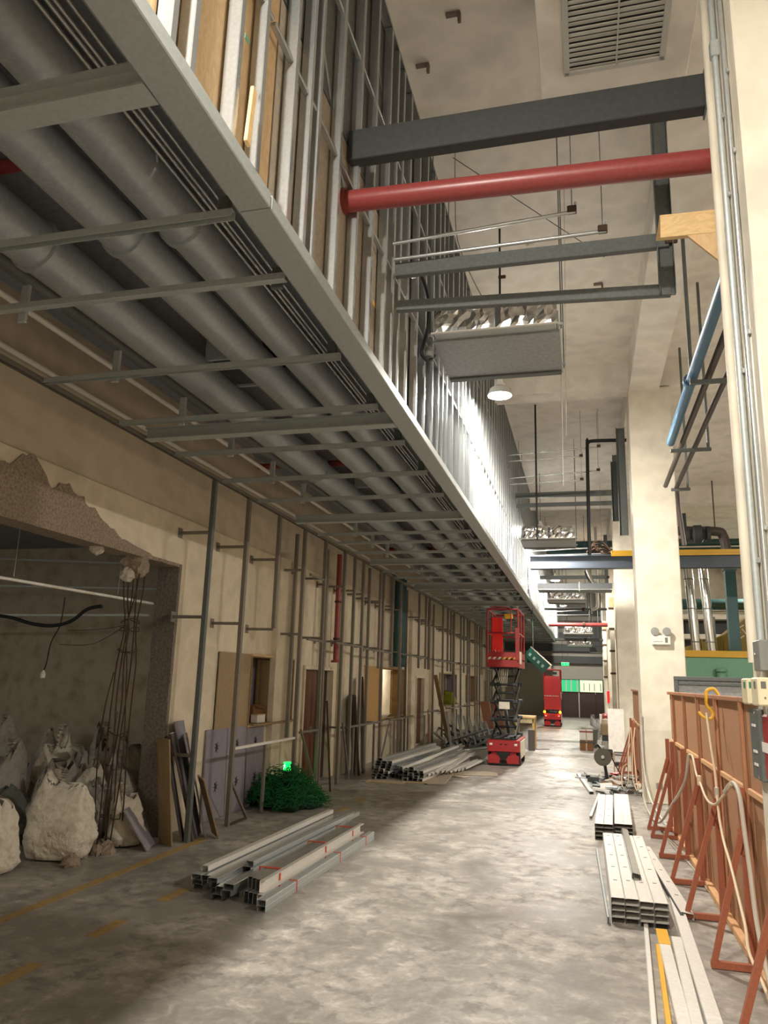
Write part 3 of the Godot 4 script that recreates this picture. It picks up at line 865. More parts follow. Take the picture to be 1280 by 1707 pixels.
func left_openings() -> void:
	var w := thing("window_box", "tan board window box nearest the broken opening, seen half open", "window box", V(-5.1, 0, 0))
	window_box(w, 10.07, 12.98, 1.2, 2.26, 11.15, 12.3, M.mdf_brown, M.mdf_brown, M.board_purple)
	w = thing("window_box", "brightly lit plywood window box past the red standpipe", "window box", V(-5.1, 0, 0))
	window_box(w, 17.58, 21.82, 0.98, 2.25, 18.9, 21.7, M.ply_tan, M.ply_tan, null)
	w = thing("window_box", "window box with a blue grey back board behind the leaning plank", "window box", V(-5.1, 0, 0))
	window_box(w, 27.25, 30.95, 1.1, 2.24, 27.9, 30.6, M.mdf_brown, M.board_purple, M.board_purple)
	w = thing("window_box", "farthest tan window box left of the tall scissor lift", "window box", V(-5.1, 0, 0))
	window_box(w, 33.55, 36.95, 1.1, 2.24, 34.6, 35.4, M.mdf_brown, M.mdf_brown, M.board_dark)
	# dim rooms behind the boxes
	var st := begin()
	segs(st, -7.0, -6.8, 0, 3.4, 10.6, 42)
	segs(st, -7.0, -5.42, 3.3, 3.4, 10.6, 42)
	struct("wall_inner", st, M.wall_paint)
	var b := thing("carton", "open brown cardboard carton on the sill of the first window box", "carton", V(-5.28, 1.228, 11.75))
	B(b, "body", M.cardboard, Vector3(0, 0.13, 0), Vector3(0.22, 0.26, 0.36)); B(b, "flap", M.cardboard, Vector3(0.14, 0.25, 0), Vector3(0.1, 0.008, 0.34), Vector3(0, 0, -25))
	b = thing("sill_box", "small pale box in front of the brown carton on the sill", "box", V(-5.08, 1.228, 11.55))
	B(b, "body", M.gypsum, Vector3(0, 0.06, 0), Vector3(0.12, 0.12, 0.3)); B(b, "lid", M.ply_pale, Vector3(0, 0.125, 0), Vector3(0.13, 0.012, 0.31))
	var y := put("yellow_bag", bag_mesh(91, 0.55, 0.4, 0.5, 0.2), M.leaf_yellow)
	y.position = V(-4.98, 1.12, 28.6)
	tag(y, "crumpled yellow green plastic bag on the sill of the third window box", "bag")
	# purple grey boards under the first box
	for i in 3:
		var p := thing("insulation_board", ["purple grey insulation board with a dark stamp, left under the first window box", "purple grey insulation board with a dark stamp, middle under the first window box", "narrow purple grey insulation board behind the green net"][i], "insulation board", V(-5.07, 0, 10.15 + i * 0.66))
		B(p, "board", M.board_purple, V(0.0, 0.6, 0.0), Vector3(0.03, 1.2 - 0.0, 0.64), Vector3(0, 0, 1.5))
		for q in [[0.95, 0.0], [0.42, 0.02]]:
			var star := PackedVector2Array()
			for k in 14:
				var a := TAU * k / 14.0
				var r := 0.075 if k % 2 else 0.028 + 0.012 * sin(k * 2.0)
				star.append(Vector2(cos(a) * r, sin(a) * r * 1.1))
			slab(p, "stamp_mark", M.stamp, star, V(0.018 - q[0] * 0.0 + (0.6 - q[0]) * 0.026, q[0], q[1]), Vector3(0, 0, -1), Vector3(0, 1, 0), -0.003)
	# doors
	for i in 3:
		var q = [[13.5, 15.28, 2.17], [23.3, 24.6, 2.1], [39.5, 40.6, 2.1]][i]
		var D := Node3D.new()
		D.name = "door_%d" % (i + 1)
		add_child(D)
		D.position = V(-5.1, 0, q[0])
		D.set_meta("kind", "structure")
		tag(D, ["dark brown double door behind the posts beside the green net", "narrow dark brown door past the lit window box", "far dark door behind the posts"][i], "door")
		var wd: float = q[1] - q[0]
		for s in [0.04, wd - 0.04]: B(D, "door_frame", M.wall_paint, V(-0.06, q[2] * 0.5, s), Vector3(0.2, q[2], 0.07))
		B(D, "door_frame", M.wall_paint, V(-0.06, q[2] - 0.035, wd * 0.5), Vector3(0.2, 0.07, wd - 0.14))
		if i == 0:
			B(D, "door_leaf", M.door_wood, V(-0.1, 1.05, 0.55), Vector3(0.045, 2.08, 0.9))
			B(D, "door_leaf", M.door_dark, V(-0.12, 1.05, 1.36), Vector3(0.045, 2.08, 0.68))
			tube(D, "door_handle", M.chrome, [V(-0.06, 1.1, 0.93), V(-0.02, 1.1, 0.93), V(-0.02, 0.95, 0.93)], 0.012, 6)
		else:
			B(D, "door_leaf", M.door_wood, V(-0.1, q[2] * 0.5 - 0.02, wd * 0.5), Vector3(0.045, q[2] - 0.1, wd - 0.15))
			tube(D, "door_handle", M.chrome, [V(-0.06, 1.0, 0.2), V(-0.02, 1.0, 0.2), V(-0.02, 1.0, 0.32)], 0.012, 6)

func bag_mesh(sd: int, w: float, dp: float, h: float, ear: float) -> ArrayMesh:
	# a filled woven sack: boxy foot, flattened and gathered top with uneven ears
	var n := FastNoiseLite.new(); n.seed = sd; n.frequency = 1.0; n.fractal_octaves = 2
	var st := begin(false)
	var nv := 30
	var nu := 44
	var g := []
	for i in nv + 1:
		var t := float(i) / nv
		var row := []
		for j in nu:
			var a := TAU * j / nu
			var ca := cos(a); var sa := sin(a)
			var foot := minf(1.0, 0.72 + sqrt(t * 1.6) * 0.45)
			var rw := foot * (1.0 - 0.42 * pow(t, 2.2))
			var rd := foot * sqrt(maxf(0.0, 1.0 - pow(t, 2.4)))
			if i == 0: rw = 0.0; rd = 0.0
			var px := signf(ca) * pow(absf(ca), 0.62) * w * 0.5 * rw
			var pz := signf(sa) * pow(absf(sa), 0.62) * dp * 0.5 * maxf(rd, 0.03)
			var xr := px / (w * 0.5)
			var crest := ear * (0.9 * pow(clampf(-xr * 1.4 + 0.15, 0, 1), 1.5) + 0.35 * pow(clampf(xr * 1.3, 0, 1), 2.0) + 0.3 * n.get_noise_1d(px * 9.0 + sd))
			var y := h * (1.0 - ear * 0.55) * t + crest * h * pow(t, 3.0)
			var q := Vector3(px, y, pz)
			var k := n.get_noise_3dv(q * 3.2 + Vector3.ONE * sd) * 0.055
			k *= 0.25 + 0.75 * rd
			k += 0.012 * sin(q.y * 30.0 + n.get_noise_3dv(q * 5.0) * 9.0) * (1.0 - t)
			k += 0.016 * sin(px * 42.0 + n.get_noise_3dv(q * 4.0) * 6.0) * t
			var sc := clampf(t * 8.0, 0.0, 1.0)
			q += Vector3(ca, 0.0, sa) * k * sc * (1.0 - 0.85 * pow(t, 5.0))
			q.y = maxf(q.y, 0.0)
			row.append(q)
		g.append(row)
	for i in nv:
		for j in nu:
			var k := (j + 1) % nu
			var m: Vector3 = (g[i][j] + g[i][k] + g[i + 1][j]) / 3.0
			var o := Vector3(m.x, 0.0, m.z) + Vector3(0, -0.4 if i < 2 else (0.02 if i > nv - 4 else 0.0), 0)
			quad(st, g[i][j], g[i][k], g[i + 1][k], g[i + 1][j], o)
	for j in nu:
		face(st, g[nv][j], g[nv][(j + 1) % nu], Vector3(0, g[nv][j].y, 0), Vector3.UP)
	return done(st)

# ---- concrete columns and beams on the right
const COLS := [-6.0, 4.06, 14.5, 24.6, 34.7, 44.8]

func columns() -> void:
	for i in 6:
		var st := begin()
		add_box(st, V(1.315, 3.8, COLS[i] + 0.4), Vector3(0.77, 7.6, 0.8), Basis.IDENTITY, 0.015)
		var c := struct("column", st, M.column_paint)
		tag(c, ["cream square column behind the viewer", "nearest cream square column carrying conduits and switch boxes", "cream square column with the twin emergency lamp", "third cream column with the white board leaning on it", "fourth cream column beside the dark clamps", "last cream column by the brown far hoarding"][i], "column")
	var st := begin()
	segs(st, 0.95, 1.5, 7.55, 8.15, -12, 50.5)
	for d in COLS: segs(st, -5.13, 13, 7.62, 8.15, d, d + 0.5)
	segs(st, 6.6, 7.1, 7.55, 8.15, -12, 50.5)
	struct("trim_9", st, M.ceiling_paint)
	# cream trunking with dark clamps behind the third column
	for k in 2:
		var t := thing("trunking", ["cream vertical trunking with dark clamps left of the third column", "cream vertical trunking with dark clamps left of the fourth column"][k], "trunking", V(0.84, 0, COLS[3 + k] + 0.9))
		B(t, "trunk", M.column_paint, Vector3(0, 2.4, 0), Vector3(0.14, 4.8, 0.1))
		for y in [2.35, 3.05, 3.75, 4.4]: B(t, "clamp", M.rust, Vector3(-0.02, y, 0.06), Vector3(0.17, 0.06, 0.04))
		B(t, "tan_patch", M.board_orange, Vector3(0, 4.6, 0.055), Vector3(0.15, 0.3, 0.02))

func column_fittings() -> void:
	# conduits on the inner face of the nearest column
	for i in 3:
		var t := thing("wall_conduit", ["thick cream conduit nearest the edge of the first column", "grey conduit in the middle of the first column side", "thin bright conduit on the first column side, rightmost"][i], "conduit", V(0.93, 0, [4.62, 4.46, 4.24][i]))
		var r: float = [0.03, 0.02, 0.016][i]
		tube(t, "pipe", [M.column_paint, M.galv_dull, M.galv][i], [Vector3(-r - 0.005, 2.1, 0), Vector3(-r - 0.005, 7.5, 0)], r, 12)
		for y in [2.5, 3.6, 4.75, 5.3, 6.4]:
			B(t, "saddle", M.galv, Vector3(-0.01, y + i * 0.14, 0), Vector3(0.02, 0.03, r * 3.4))
		if i == 1: B(t, "coupling", M.galv_dull, Vector3(-0.026, 5.95, 0), Vector3(0.055, 0.12, 0.055))
	var labels := ["cream switch box with a green window, left of the pair on the first column", "cream switch box with a grey window on the first column, nearer the viewer"]
	for i in 2:
		var t := thing("switch_box", labels[i], "switch box", V([0.905, 0.885][i], 1.945, [4.84, 4.43][i]))
		var bw: float = [0.06, 0.07][i]
		B(t, "case", M.cream_metal, Vector3(0, 0.0, 0), Vector3(bw, 0.145, 0.17), Vector3.ZERO, 0.008)
		B(t, "window", M.ink_green if i == 0 else M.ink_grey, Vector3(-0.008, 0.035, 0.086), Vector3(0.024, 0.034, 0.004))
		B(t, "window", M.ink_green if i == 0 else M.ink_grey, Vector3(-bw * 0.5 - 0.001, 0.035, 0.02), Vector3(0.004, 0.034, 0.04))
		B(t, "screw", M.ink_grey, Vector3(-0.004, -0.03, 0.086), Vector3(0.008, 0.008, 0.004))
	var g := thing("grey_box", "small grey junction box above the switch boxes on the first column", "junction box", V(0.9, 2.11, 4.42))
	B(g, "case", M.grey_plastic, Vector3(0, 0.02, 0), Vector3(0.06, 0.16, 0.16)); B(g, "screw", M.chrome, Vector3(-0.034, 0.03, 0.0), Vector3(0.012, 0.012, 0.012))
	var p := thing("bracket_plate", "grey steel bracket plate with bright slots below the switch boxes", "bracket", V(0.915, 1.49, 4.8))
	B(p, "plate", M.grey_steel, Vector3(0, 0.17, 0.03), Vector3(0.03, 0.38, 0.24))
	for y in [0.06, 0.13, 0.27]: B(p, "slot", M.gypsum, Vector3(-0.017, y, 0.02), Vector3(0.004, 0.014, 0.09))
	for y in [0.0, 0.34]: B(p, "bolt", M.chrome, Vector3(-0.02, y, 0.1), Vector3(0.014, 0.014, 0.014))
	var e := thing("red_case", "red case hanging beside the grey bracket plate at the right edge", "case", V(0.925, 1.5, 4.46))
	B(e, "case", M.red_paint, Vector3(0, 0.16, 0), Vector3(0.06, 0.34, 0.16), Vector3.ZERO, 0.012); B(e, "strap", M.gypsum, Vector3(-0.032, 0.16, 0.0), Vector3(0.004, 0.05, 0.2))
	tube(e, "conduit", M.grey_plastic, [Vector3(0.0, 0.33, 0.03), Vector3(0.0, 0.36, 0.03)], 0.02, 8)
	# plywood shelf
	var s := thing("plywood_bracket", "pale plywood shelf on a triangular plywood gusset fixed to the first column", "shelf", V(0.93, 5.03, 4.95))
	B(s, "front_board", M.ply_pale, Vector3(-0.17, 0.0, 0.0), Vector3(0.37, 0.15, 0.02), Vector3(6, 0, -1))
	B(s, "top_board", M.ply_pale, Vector3(-0.17, 0.085, -0.14), Vector3(0.37, 0.018, 0.3), Vector3(0, 0, -1))
	slab(s, "gusset", M.board_orange, PackedVector2Array([Vector2(0, -0.07), Vector2(-0.22, -0.07), Vector2(0.02, -0.34)]), Vector3(0.03, 0, -0.02), Vector3(1, 0, 0), Vector3(0, 1, 0), 0.018)
	# emergency lamp
	var em := thing("emergency_lamp", "white twin-head emergency lamp box on the second column", "emergency light", V(1.305, 2.78, 14.5))
	B(em, "case", M.white_plastic, Vector3(0, 0.0, 0.045), Vector3(0.32, 0.17, 0.08), Vector3.ZERO, 0.012)
	for sx in [-1, 1]:
		lathe(em, "lamp_head", M.grey_plastic, [[0.0, -0.04], [0.05, -0.035], [0.07, 0.0], [0.072, 0.025], [0.0, 0.03]], Vector3(0.1 * sx, 0.15, 0.07), 18, Basis(Vector3(1, 0, 0), PI * 0.45))
		tube(em, "neck", M.white_plastic, [Vector3(0.1 * sx, 0.07, 0.05), Vector3(0.1 * sx, 0.13, 0.05)], 0.015, 8)
	B(em, "label_panel", M.ink_grey, Vector3(0.085, 0.0, 0.087), Vector3(0.045, 0.09, 0.003))
	for k in 6: B(em, "print", M.ink_grey, Vector3(-0.12 + 0.026 * k, -0.03 + 0.003 * (k % 3), 0.087), Vector3(0.016, 0.012, 0.003))
	for k in 3: B(em, "indicator", M.ink_grey, Vector3(-0.09 + 0.03 * k, 0.04, 0.087), Vector3(0.01, 0.006, 0.003))
	var so := thing("wall_socket", "grey socket low on the second column beside the hoarding", "socket", V(1.16, 0.3, 14.5))
	B(so, "plate", M.grey_plastic, Vector3(0, 0, 0.012), Vector3(0.1, 0.1, 0.022)); B(so, "outlet", M.void_dark, Vector3(0, 0, 0.024), Vector3(0.03, 0.03, 0.006))

# ---- the hall behind the hoarding
func right_hall() -> void:
	var bp := thing("blue_pipe", "blue pipe running under the hall ceiling behind the first column", "pipe", V(1.28, 5.5, 0))
	tube(bp, "pipe", M.blue_pipe, [V(0, 0, 4.9), V(0.02, 0, 11.4)], 0.06, 14)
	for d in [9.0]: lathe(bp, "collar", M.blue_pipe, [[0.06, -0.04], [0.08, -0.04], [0.08, 0.04], [0.06, 0.04]], V(0, 0, d), 14, Basis(Vector3(1, 0, 0), PI / 2))
	for i in 2:
		var q := thing("brown_pipe", ["left one of the two dark brown hall pipes", "right one of the two dark brown hall pipes, turning down at its end"][i], "pipe", V([1.47, 1.67][i], 5.5, 0))
		var pts := [V(0, 0, 5.0), V(0, 0, 14.0 + i * 0.3)]
		if i == 1: pts = [V(0, 0, 5.0), V(0, 0, 14.1), V(0.04, -0.1, 14.4), V(0.06, -0.3, 14.5), V(0.12, -1.0, 14.5)]
		tube(q, "pipe", M.brown_pipe, pts, 0.04, 10)
	for i in 3:
		var d: float = [8.8, 11.5, 13.9][i]
		var h := thing("pipe_trapeze", ["nearest steel trapeze hanger holding the blue and brown pipes", "middle steel trapeze hanger at the end of the blue pipe", "farthest steel trapeze hanger where the brown pipe turns down"][i], "pipe hanger", V(1.45, 5.40, d))
		bar(h, "crossbar", M.grey_steel, Vector3([-0.2, -0.15, 0.1][i], 0, 0), Vector3(0.42, 0, 0), 0.05, 0.05)
		for x in [[-0.18, 0.4], [0.38], [0.38]][i]: bar(h, "rod", M.grey_steel, Vector3(x, 0, 0), Vector3(x, 2.7, 0), 0.04, 0.04)
	# crane girder with yellow rail
	var g := thing("crane_girder", "dark blue steel girder with a yellow top rail crossing behind the columns", "girder", V(1.0, 5.33, 23.0))
	ext(g, "girder", M.girder_blue, iprof(0.3, 0.4, 0.03, 0.1), Vector3(-2.55, 0, 0), Vector3(11.5, 0, 0))
	B(g, "rail", M.rail_yellow, Vector3(5.6, 0.46, 0.05), Vector3(11.6, 0.12, 0.1))
	B(g, "edge_strip", M.rail_yellow, Vector3(5.6, 0.37, 0.155), Vector3(11.6, 0.05, 0.01))
	# chrome flues
	for i in 2:
		var f := thing("flue", ["left bright steel flue standing in the side hall", "right bright steel flue standing in the side hall"][i], "flue", V([3.33, 3.78][i], 3.0, 26.0))
		tube(f, "pipe", M.chrome, [Vector3(-0.06, 2.8, 0), Vector3(0.06, 0.1, 0), Vector3(0.06, -3.0, 0)], 0.14, 20)
		for y in [0.4, 1.45, 2.4]: lathe(f, "band", M.grey_steel, [[0.14, -0.015], [0.155, -0.015], [0.155, 0.015], [0.14, 0.015]], Vector3(0.06 - (y - 0.1) * 0.044, y, 0), 20)
	var tp := thing("teal_post", "teal steel post standing behind the bright flues", "post", V(4.55, 0, 26.2))
	B(tp, "post", M.teal_dark, Vector3(0, 2.85, 0), Vector3(0.32, 5.7, 0.3)); B(tp, "cap", M.teal_dark, Vector3(0, 5.72, 0), Vector3(0.4, 0.05, 0.4))
	var tk := thing("mustard_tank", "mustard yellow hopper with white brush writing in the side hall", "hopper", V(5.6, 0, 27.0))
	slab(tk, "body", M.mustard, PackedVector2Array([Vector2(-2.4, 1.5), Vector2(1.5, 1.5), Vector2(1.5, 4.6), Vector2(-0.4, 4.35), Vector2(-1.2, 3.7), Vector2(-2.4, 3.3)]), Vector3(0, 0, 0), Vector3(1, 0, 0), Vector3(0, 1, 0), -1.5)
	for k in 5: B(tk, "rib", M.mustard, Vector3(-1.9 + 0.6 * k, 2.6, 0.03), Vector3(0.06, 1.9, 0.06))
	for q in [[-0.72, 3.75, 0.3, 30], [-0.6, 3.62, 0.22, -55], [-0.8, 3.55, 0.2, 20], [-0.45, 3.8, 0.16, 80], [-0.32, 3.7, 0.3, 88], [-0.7, 3.42, 0.24, 35]]: B(tk, "brush_stroke", M.gypsum, Vector3(q[0], q[1] + 0.2, 0.006), Vector3(q[2], 0.035, 0.012), Vector3(0, 0, q[3]))
	var mg := thing("green_machine", "pale green machine body with a yellow top rail behind the hoarding", "machine", V(4.2, 0, 25.4))
	B(mg, "body", M.machine_green, Vector3(0.6, 1.45, 0), Vector3(4.4, 2.9, 0.5), Vector3.ZERO, 0.02)
	B(mg, "top_rail", M.rail_yellow, Vector3(0.6, 3.0, 0.1), Vector3(4.4, 0.2, 0.4))
	lathe(mg, "motor", M.machine_green, [[0.0, 0], [0.15, 0], [0.15, 0.22], [0.1, 0.26], [0.17, 0.28], [0.17, 0.36], [0, 0.38]], Vector3(-0.28, 2.2, 0.38), 18)
	# pipes with the valve
	var vp := thing("valve_pipe", "dark horizontal pipe with a flanged valve and elbow high in the side hall", "pipe", V(2.6, 6.4, 24.0))
	tube(vp, "pipe", M.brown_pipe, smooth_path([Vector3(-0.4, 0.22, 0), Vector3(1.2, 0.18, 0), Vector3(1.45, 0.05, 0), Vector3(1.52, -0.35, 0), Vector3(1.52, -0.9, 0)], 5), 0.14, 14)
	tube(vp, "lower_pipe", M.brown_pipe, [Vector3(-0.4, -0.1, 0), Vector3(0.6, -0.1, 0)], 0.07, 10)
	lathe(vp, "valve", M.dark_steel, [[0.0, -0.35], [0.24, -0.35], [0.24, -0.25], [0.16, -0.2], [0.28, -0.1], [0.28, 0.1], [0.16, 0.2], [0.24, 0.25], [0.24, 0.35], [0.0, 0.35]], Vector3(0.75, 0.1, 0), 16, Basis(Vector3(0, 0, 1), PI / 2))
	tube(vp, "stem", M.dark_steel, [Vector3(0.4, 0.2, 0), Vector3(0.4, 0.75, 0)], 0.06, 8)
	for x in [0.25, 1.25]: tube(vp, "hanger_rod", M.brown_pipe, [Vector3(x, 0.2, 0), Vector3(x, 1.75, 0)], 0.02, 6)
	var th := thing("teal_header", "long teal pipe pair crossing high at the back of the hall", "pipe", V(1.0, 7.0, 30.0))
	for y in [0.0, 0.32]: tube(th, "pipe", M.teal_dark, [Vector3(-2.4, y, 0), Vector3(9, y, 0)], 0.13, 12)
	var td := thing("teal_lower_pipe", "teal pipe with a pale stripe crossing behind the flues", "pipe", V(2.5, 5.0, 30.0))
	tube(td, "pipe", M.teal_dark, [Vector3(-0.5, 0, 0), Vector3(6.5, 0, 0)], 0.2, 12); tube(td, "stripe_pipe", M.galv, [Vector3(-0.5, -0.3, 0.1), Vector3(6.5, -0.3, 0.1)], 0.05, 8)
	# storage racking against the far hall wall
	var rk := thing("storage_rack", "shelving with dark openings at the back of the side hall", "rack", V(2.2, 0, 38.0))
	for y in [1.0, 2.2, 3.3, 4.3, 5.2]: B(rk, "shelf", M.column_paint, Vector3(3.0, y, 0), Vector3(7.0, 0.22, 0.9))
	for k in 8: B(rk, "upright", M.grey_steel, Vector3(-0.4 + k * 0.98, 2.6, 0.42), Vector3(0.09, 5.2, 0.09))
	B(rk, "back_panel", M.dark_steel, Vector3(3.0, 2.6, -0.46), Vector3(7.0, 5.2, 0.04))
	var st := begin(); segs(st, 1.7, 13, 0, 8.15, 40.5, 40.8); struct("wall_hall_end", st, M.column_paint)
	# grey framed board behind the hoarding
	var fb := thing("framed_board", "grey framed notice board showing above the hoarding top", "board", V(1.9, 1.2, 12.6))
	B(fb, "panel", M.fcu_paint, Vector3(0.05, 0.42, 0), Vector3(1.2, 0.9, 0.03))
	for q in [[-0.58, 0.42, 0.06, 1.0], [0.68, 0.42, 0.06, 1.0]]: B(fb, "frame_side", M.grey_steel, Vector3(q[0], q[1], 0.02), Vector3(q[2], q[3], 0.06))
	B(fb, "frame_top", M.grey_steel, Vector3(0.05, 0.9, 0.02), Vector3(1.32, 0.06, 0.07)); B(fb, "frame_strip", M.grey_steel, Vector3(0.05, 0.82, 0.02), Vector3(1.2, 0.035, 0.05))
	for x in [-0.5, 0.6]: B(fb, "leg", M.grey_steel, Vector3(x, -0.6, 0), Vector3(0.05, 1.2, 0.05))

# ---- plywood hoarding with raking braces
func brace(t, d: float, foot: float) -> void:
	var b := put("brace", brace_mesh(foot), M.brace_paint, t)
	b.position = V(0, 0, d)

func brace_mesh(foot: float) -> ArrayMesh:
	var key := "brace %.2f" % foot
	if not ext_cache.has(key):
		var st := begin()
		add_bar(st, Vector3(-0.075, 0.0, 0), Vector3(-0.075, 1.24, 0), 0.045, 0.05)
		add_bar(st, Vector3(-foot, 0.03, 0.045), Vector3(-0.06, 0.03, 0.045), 0.045, 0.045)
		add_bar(st, Vector3(-foot + 0.02, 0.03, 0.045), Vector3(-0.085, 0.98, 0.045), 0.04, 0.04)
		add_box(st, Vector3(-0.09, 0.86, 0.025), Vector3(0.06, 0.18, 0.012))
		ext_cache[key] = done(st)
	return ext_cache[key]

func hoarding() -> void:
	var words := ["plywood hoarding panel nearest the viewer, cut by the first column", "second plywood hoarding panel from the viewer, under the switch boxes", "third plywood hoarding panel, carrying the yellow hook", "fourth plywood hoarding panel from the viewer", "fifth plywood hoarding panel from the viewer", "last narrow plywood hoarding panel before the second column"]
	for i in 6:
		var d0 := 5.26 + 1.22 * i
		var w := 1.21 if i < 5 else 0.6
		panel(words[i], V(1.165, 0, d0), w, 1.9, 0.40 if i > 0 else 0.36)
	panel("narrow plywood hoarding panel tucked behind the first column corner", V(1.165, 0, 4.89), 0.36, 1.9, 0.40)
	var far := ["hoarding panel just past the second column", "second hoarding panel past the second column, half hidden", "third hoarding panel past the second column, mostly hidden"]
	for i in 3: panel(far[i], V(0.98 + 0.03 * i, 0, 15.5 + 1.22 * i), 1.21, 1.9, 0.42)
	# hook and cables
	var hk := thing("yellow_hook", "yellow plastic S hook hung over the hoarding top holding a cream cable", "hook", V(1.06, 1.7, 7.62))
	tube(hk, "hook", M.yellow, smooth_path([Vector3(0.1, 0.2, 0), Vector3(0.06, 0.255, 0), Vector3(0.0, 0.235, 0), Vector3(-0.01, 0.17, 0), Vector3(0.0, 0.1, -0.02), Vector3(0.035, 0.04, 0.05), Vector3(0.01, -0.01, 0.06), Vector3(-0.04, 0.0, 0.02), Vector3(-0.07, 0.04, -0.04)], 5), 0.014, 8)
	var c := thing("cream_cable", "cream cable hanging from the yellow hook to the floor", "cable", Vector3.ZERO)
	tube(c, "cable", M.cable_cream, smooth_path([V(1.03, 1.74, 7.5), V(1.02, 1.49, 7.3), V(1.02, 1.26, 7.15), V(1.01, 1.12, 7.05), V(1.0, 0.96, 6.94), V(0.99, 0.81, 6.72), V(0.98, 0.7, 6.4), V(0.97, 0.56, 6.1), V(0.96, 0.44, 5.85), V(0.95, 0.32, 5.7), V(0.98, 0.2, 5.4), V(0.98, 0.02, 5.0)], 4), 0.011, 7)
	lathe(c, "cable_joint", M.cable_grey, [[0.0, -0.05], [0.02, -0.04], [0.02, 0.04], [0.0, 0.05]], V(1.01, 1.12, 7.05), 8)
	c = thing("grey_hose", "thick pale grey hose hung on the nearer brace and running down the hoarding", "hose", Vector3.ZERO)
	tube(c, "hose", M.cable_grey, smooth_path([V(1.0, 1.18, 6.6), V(1.04, 1.27, 6.45), V(1.05, 1.21, 6.27), V(1.04, 1.01, 6.12), V(1.04, 0.76, 6.01), V(1.03, 0.49, 5.85), V(1.02, 0.3, 5.6), V(1.0, 0.05, 5.1)], 4), 0.017, 8)
	c = thing("looped_cable", "cream cable sagging in a loop between two braces", "cable", Vector3.ZERO)
	tube(c, "cable", M.cable_cream, smooth_path([V(1.03, 1.27, 8.9), V(1.0, 1.29, 8.4), V(1.0, 1.15, 8.2), V(1.0, 1.09, 7.95), V(1.0, 1.0, 7.6), V(1.0, 1.01, 7.18), V(1.0, 1.12, 6.75), V(1.03, 1.26, 6.45)], 4), 0.011, 7)
	lathe(c, "cable_joint", M.cable_cream, [[0.0, -0.05], [0.022, -0.04], [0.022, 0.04], [0.0, 0.05]], V(1.0, 1.11, 8.0), 8)
	c = thing("draped_cable", "grey and white cable draped from the brace tops to the foot of the second column", "cable", Vector3.ZERO)
	tube(c, "cable", M.cable_grey, smooth_path([V(1.02, 1.27, 8.9), V(0.98, 0.95, 9.1), V(0.95, 0.54, 10.36), V(0.92, 0.16, 11.6), V(0.9, 0.05, 12.6), V(0.88, 0.05, 13.6), V(0.88, 0.16, 14.3), V(0.9, 0.5, 14.46), V(0.9, 1.2, 14.46), V(0.91, 1.5, 14.46)], 4), 0.016, 7)
	tube(c, "white_cable", M.cable_white, smooth_path([V(0.9, 1.3, 14.44), V(0.92, 0.5, 14.4), V(0.95, 0.2, 13.9), V(0.99, 0.1, 12.8), V(1.03, 0.1, 12.0), V(1.06, 0.3, 11.4)], 4), 0.010, 7)
	c = thing("trailing_cord", "thin cords trailing on the floor behind the brace feet", "cable", Vector3.ZERO)
	for k in 2: tube(c, "cord", M.cable_grey, smooth_path([V(0.96, 0.02, 11.3 + 0.1 * k), V(1.0 + 0.05 * k, 0.012, 10.6), V(1.08, 0.012, 9.6), V(1.1, 0.012, 8.6)], 4), 0.006, 5)
	c = thing("hung_cord", "pink cord hung in loops on the brace past the second column", "cable", Vector3.ZERO)
	tube(c, "cord", M.cable_cream, smooth_path([V(0.86, 1.2, 15.6), V(0.82, 0.9, 15.5), V(0.84, 0.3, 15.45), V(0.86, 0.06, 15.4), V(0.78, 0.3, 15.5), V(0.8, 0.9, 15.6), V(0.78, 1.2, 15.6), V(0.72, 0.7, 15.6), V(0.7, 0.2, 15.6), V(0.6, 0.1, 15.8), V(0.62, 0.4, 16.0), V(0.7, 0.5, 15.9)], 4), 0.011, 6)

func panel(label: String, at: Vector3, w: float, h: float, foot: float) -> void:
	var t := thing("hoarding_panel", label, "hoarding panel", at)
	B(t, "sheet", M.hoard_ply, V(0.0, h * 0.5 + 0.02, w * 0.5), Vector3(0.012, h - 0.04, w - 0.004))
	for d in [0.035]: B(t, "stile", M.hoard_batten, V(-0.024, h * 0.5 + 0.02, d), Vector3(0.036, h - 0.05, 0.05))
	B(t, "top_rail", M.hoard_batten, V(-0.025, h - 0.02, w * 0.5), Vector3(0.04, 0.04, w - 0.01))
	B(t, "bottom_rail", M.pale_batten, V(-0.035, 0.03, w * 0.5), Vector3(0.06, 0.06, w - 0.01))
	B(t, "mid_rail", M.pale_batten, V(-0.02, 1.22, w * 0.5), Vector3(0.026, 0.045, w - 0.10))
	brace(t, w - 0.02, foot)

# ---- services under the ceiling
func foil_face(w: float, h: float, sd: int) -> ArrayMesh:
	var st := begin(true)
	var r := RandomNumberGenerator.new(); r.seed = sd
	var nx := 13; var ny := 6
	var g := []
	for i in nx + 1:
		var row := []
		for j in ny + 1:
			var edge := i == 0 or j == 0 or i == nx or j == ny
			row.append(Vector3(w * (float(i) / nx - 0.5) + (0.0 if edge else r.randf_range(-0.02, 0.02)), h * float(j) / ny + (0.0 if edge else r.randf_range(-0.016, 0.016)), 0.0 if edge else r.randf_range(0.0, 0.020)))
		g.append(row)
	for i in nx:
		for j in ny:
			quad(st, g[i][j], g[i + 1][j], g[i + 1][j + 1], g[i][j + 1], Vector3(0, 0, 1))
	return done(st)

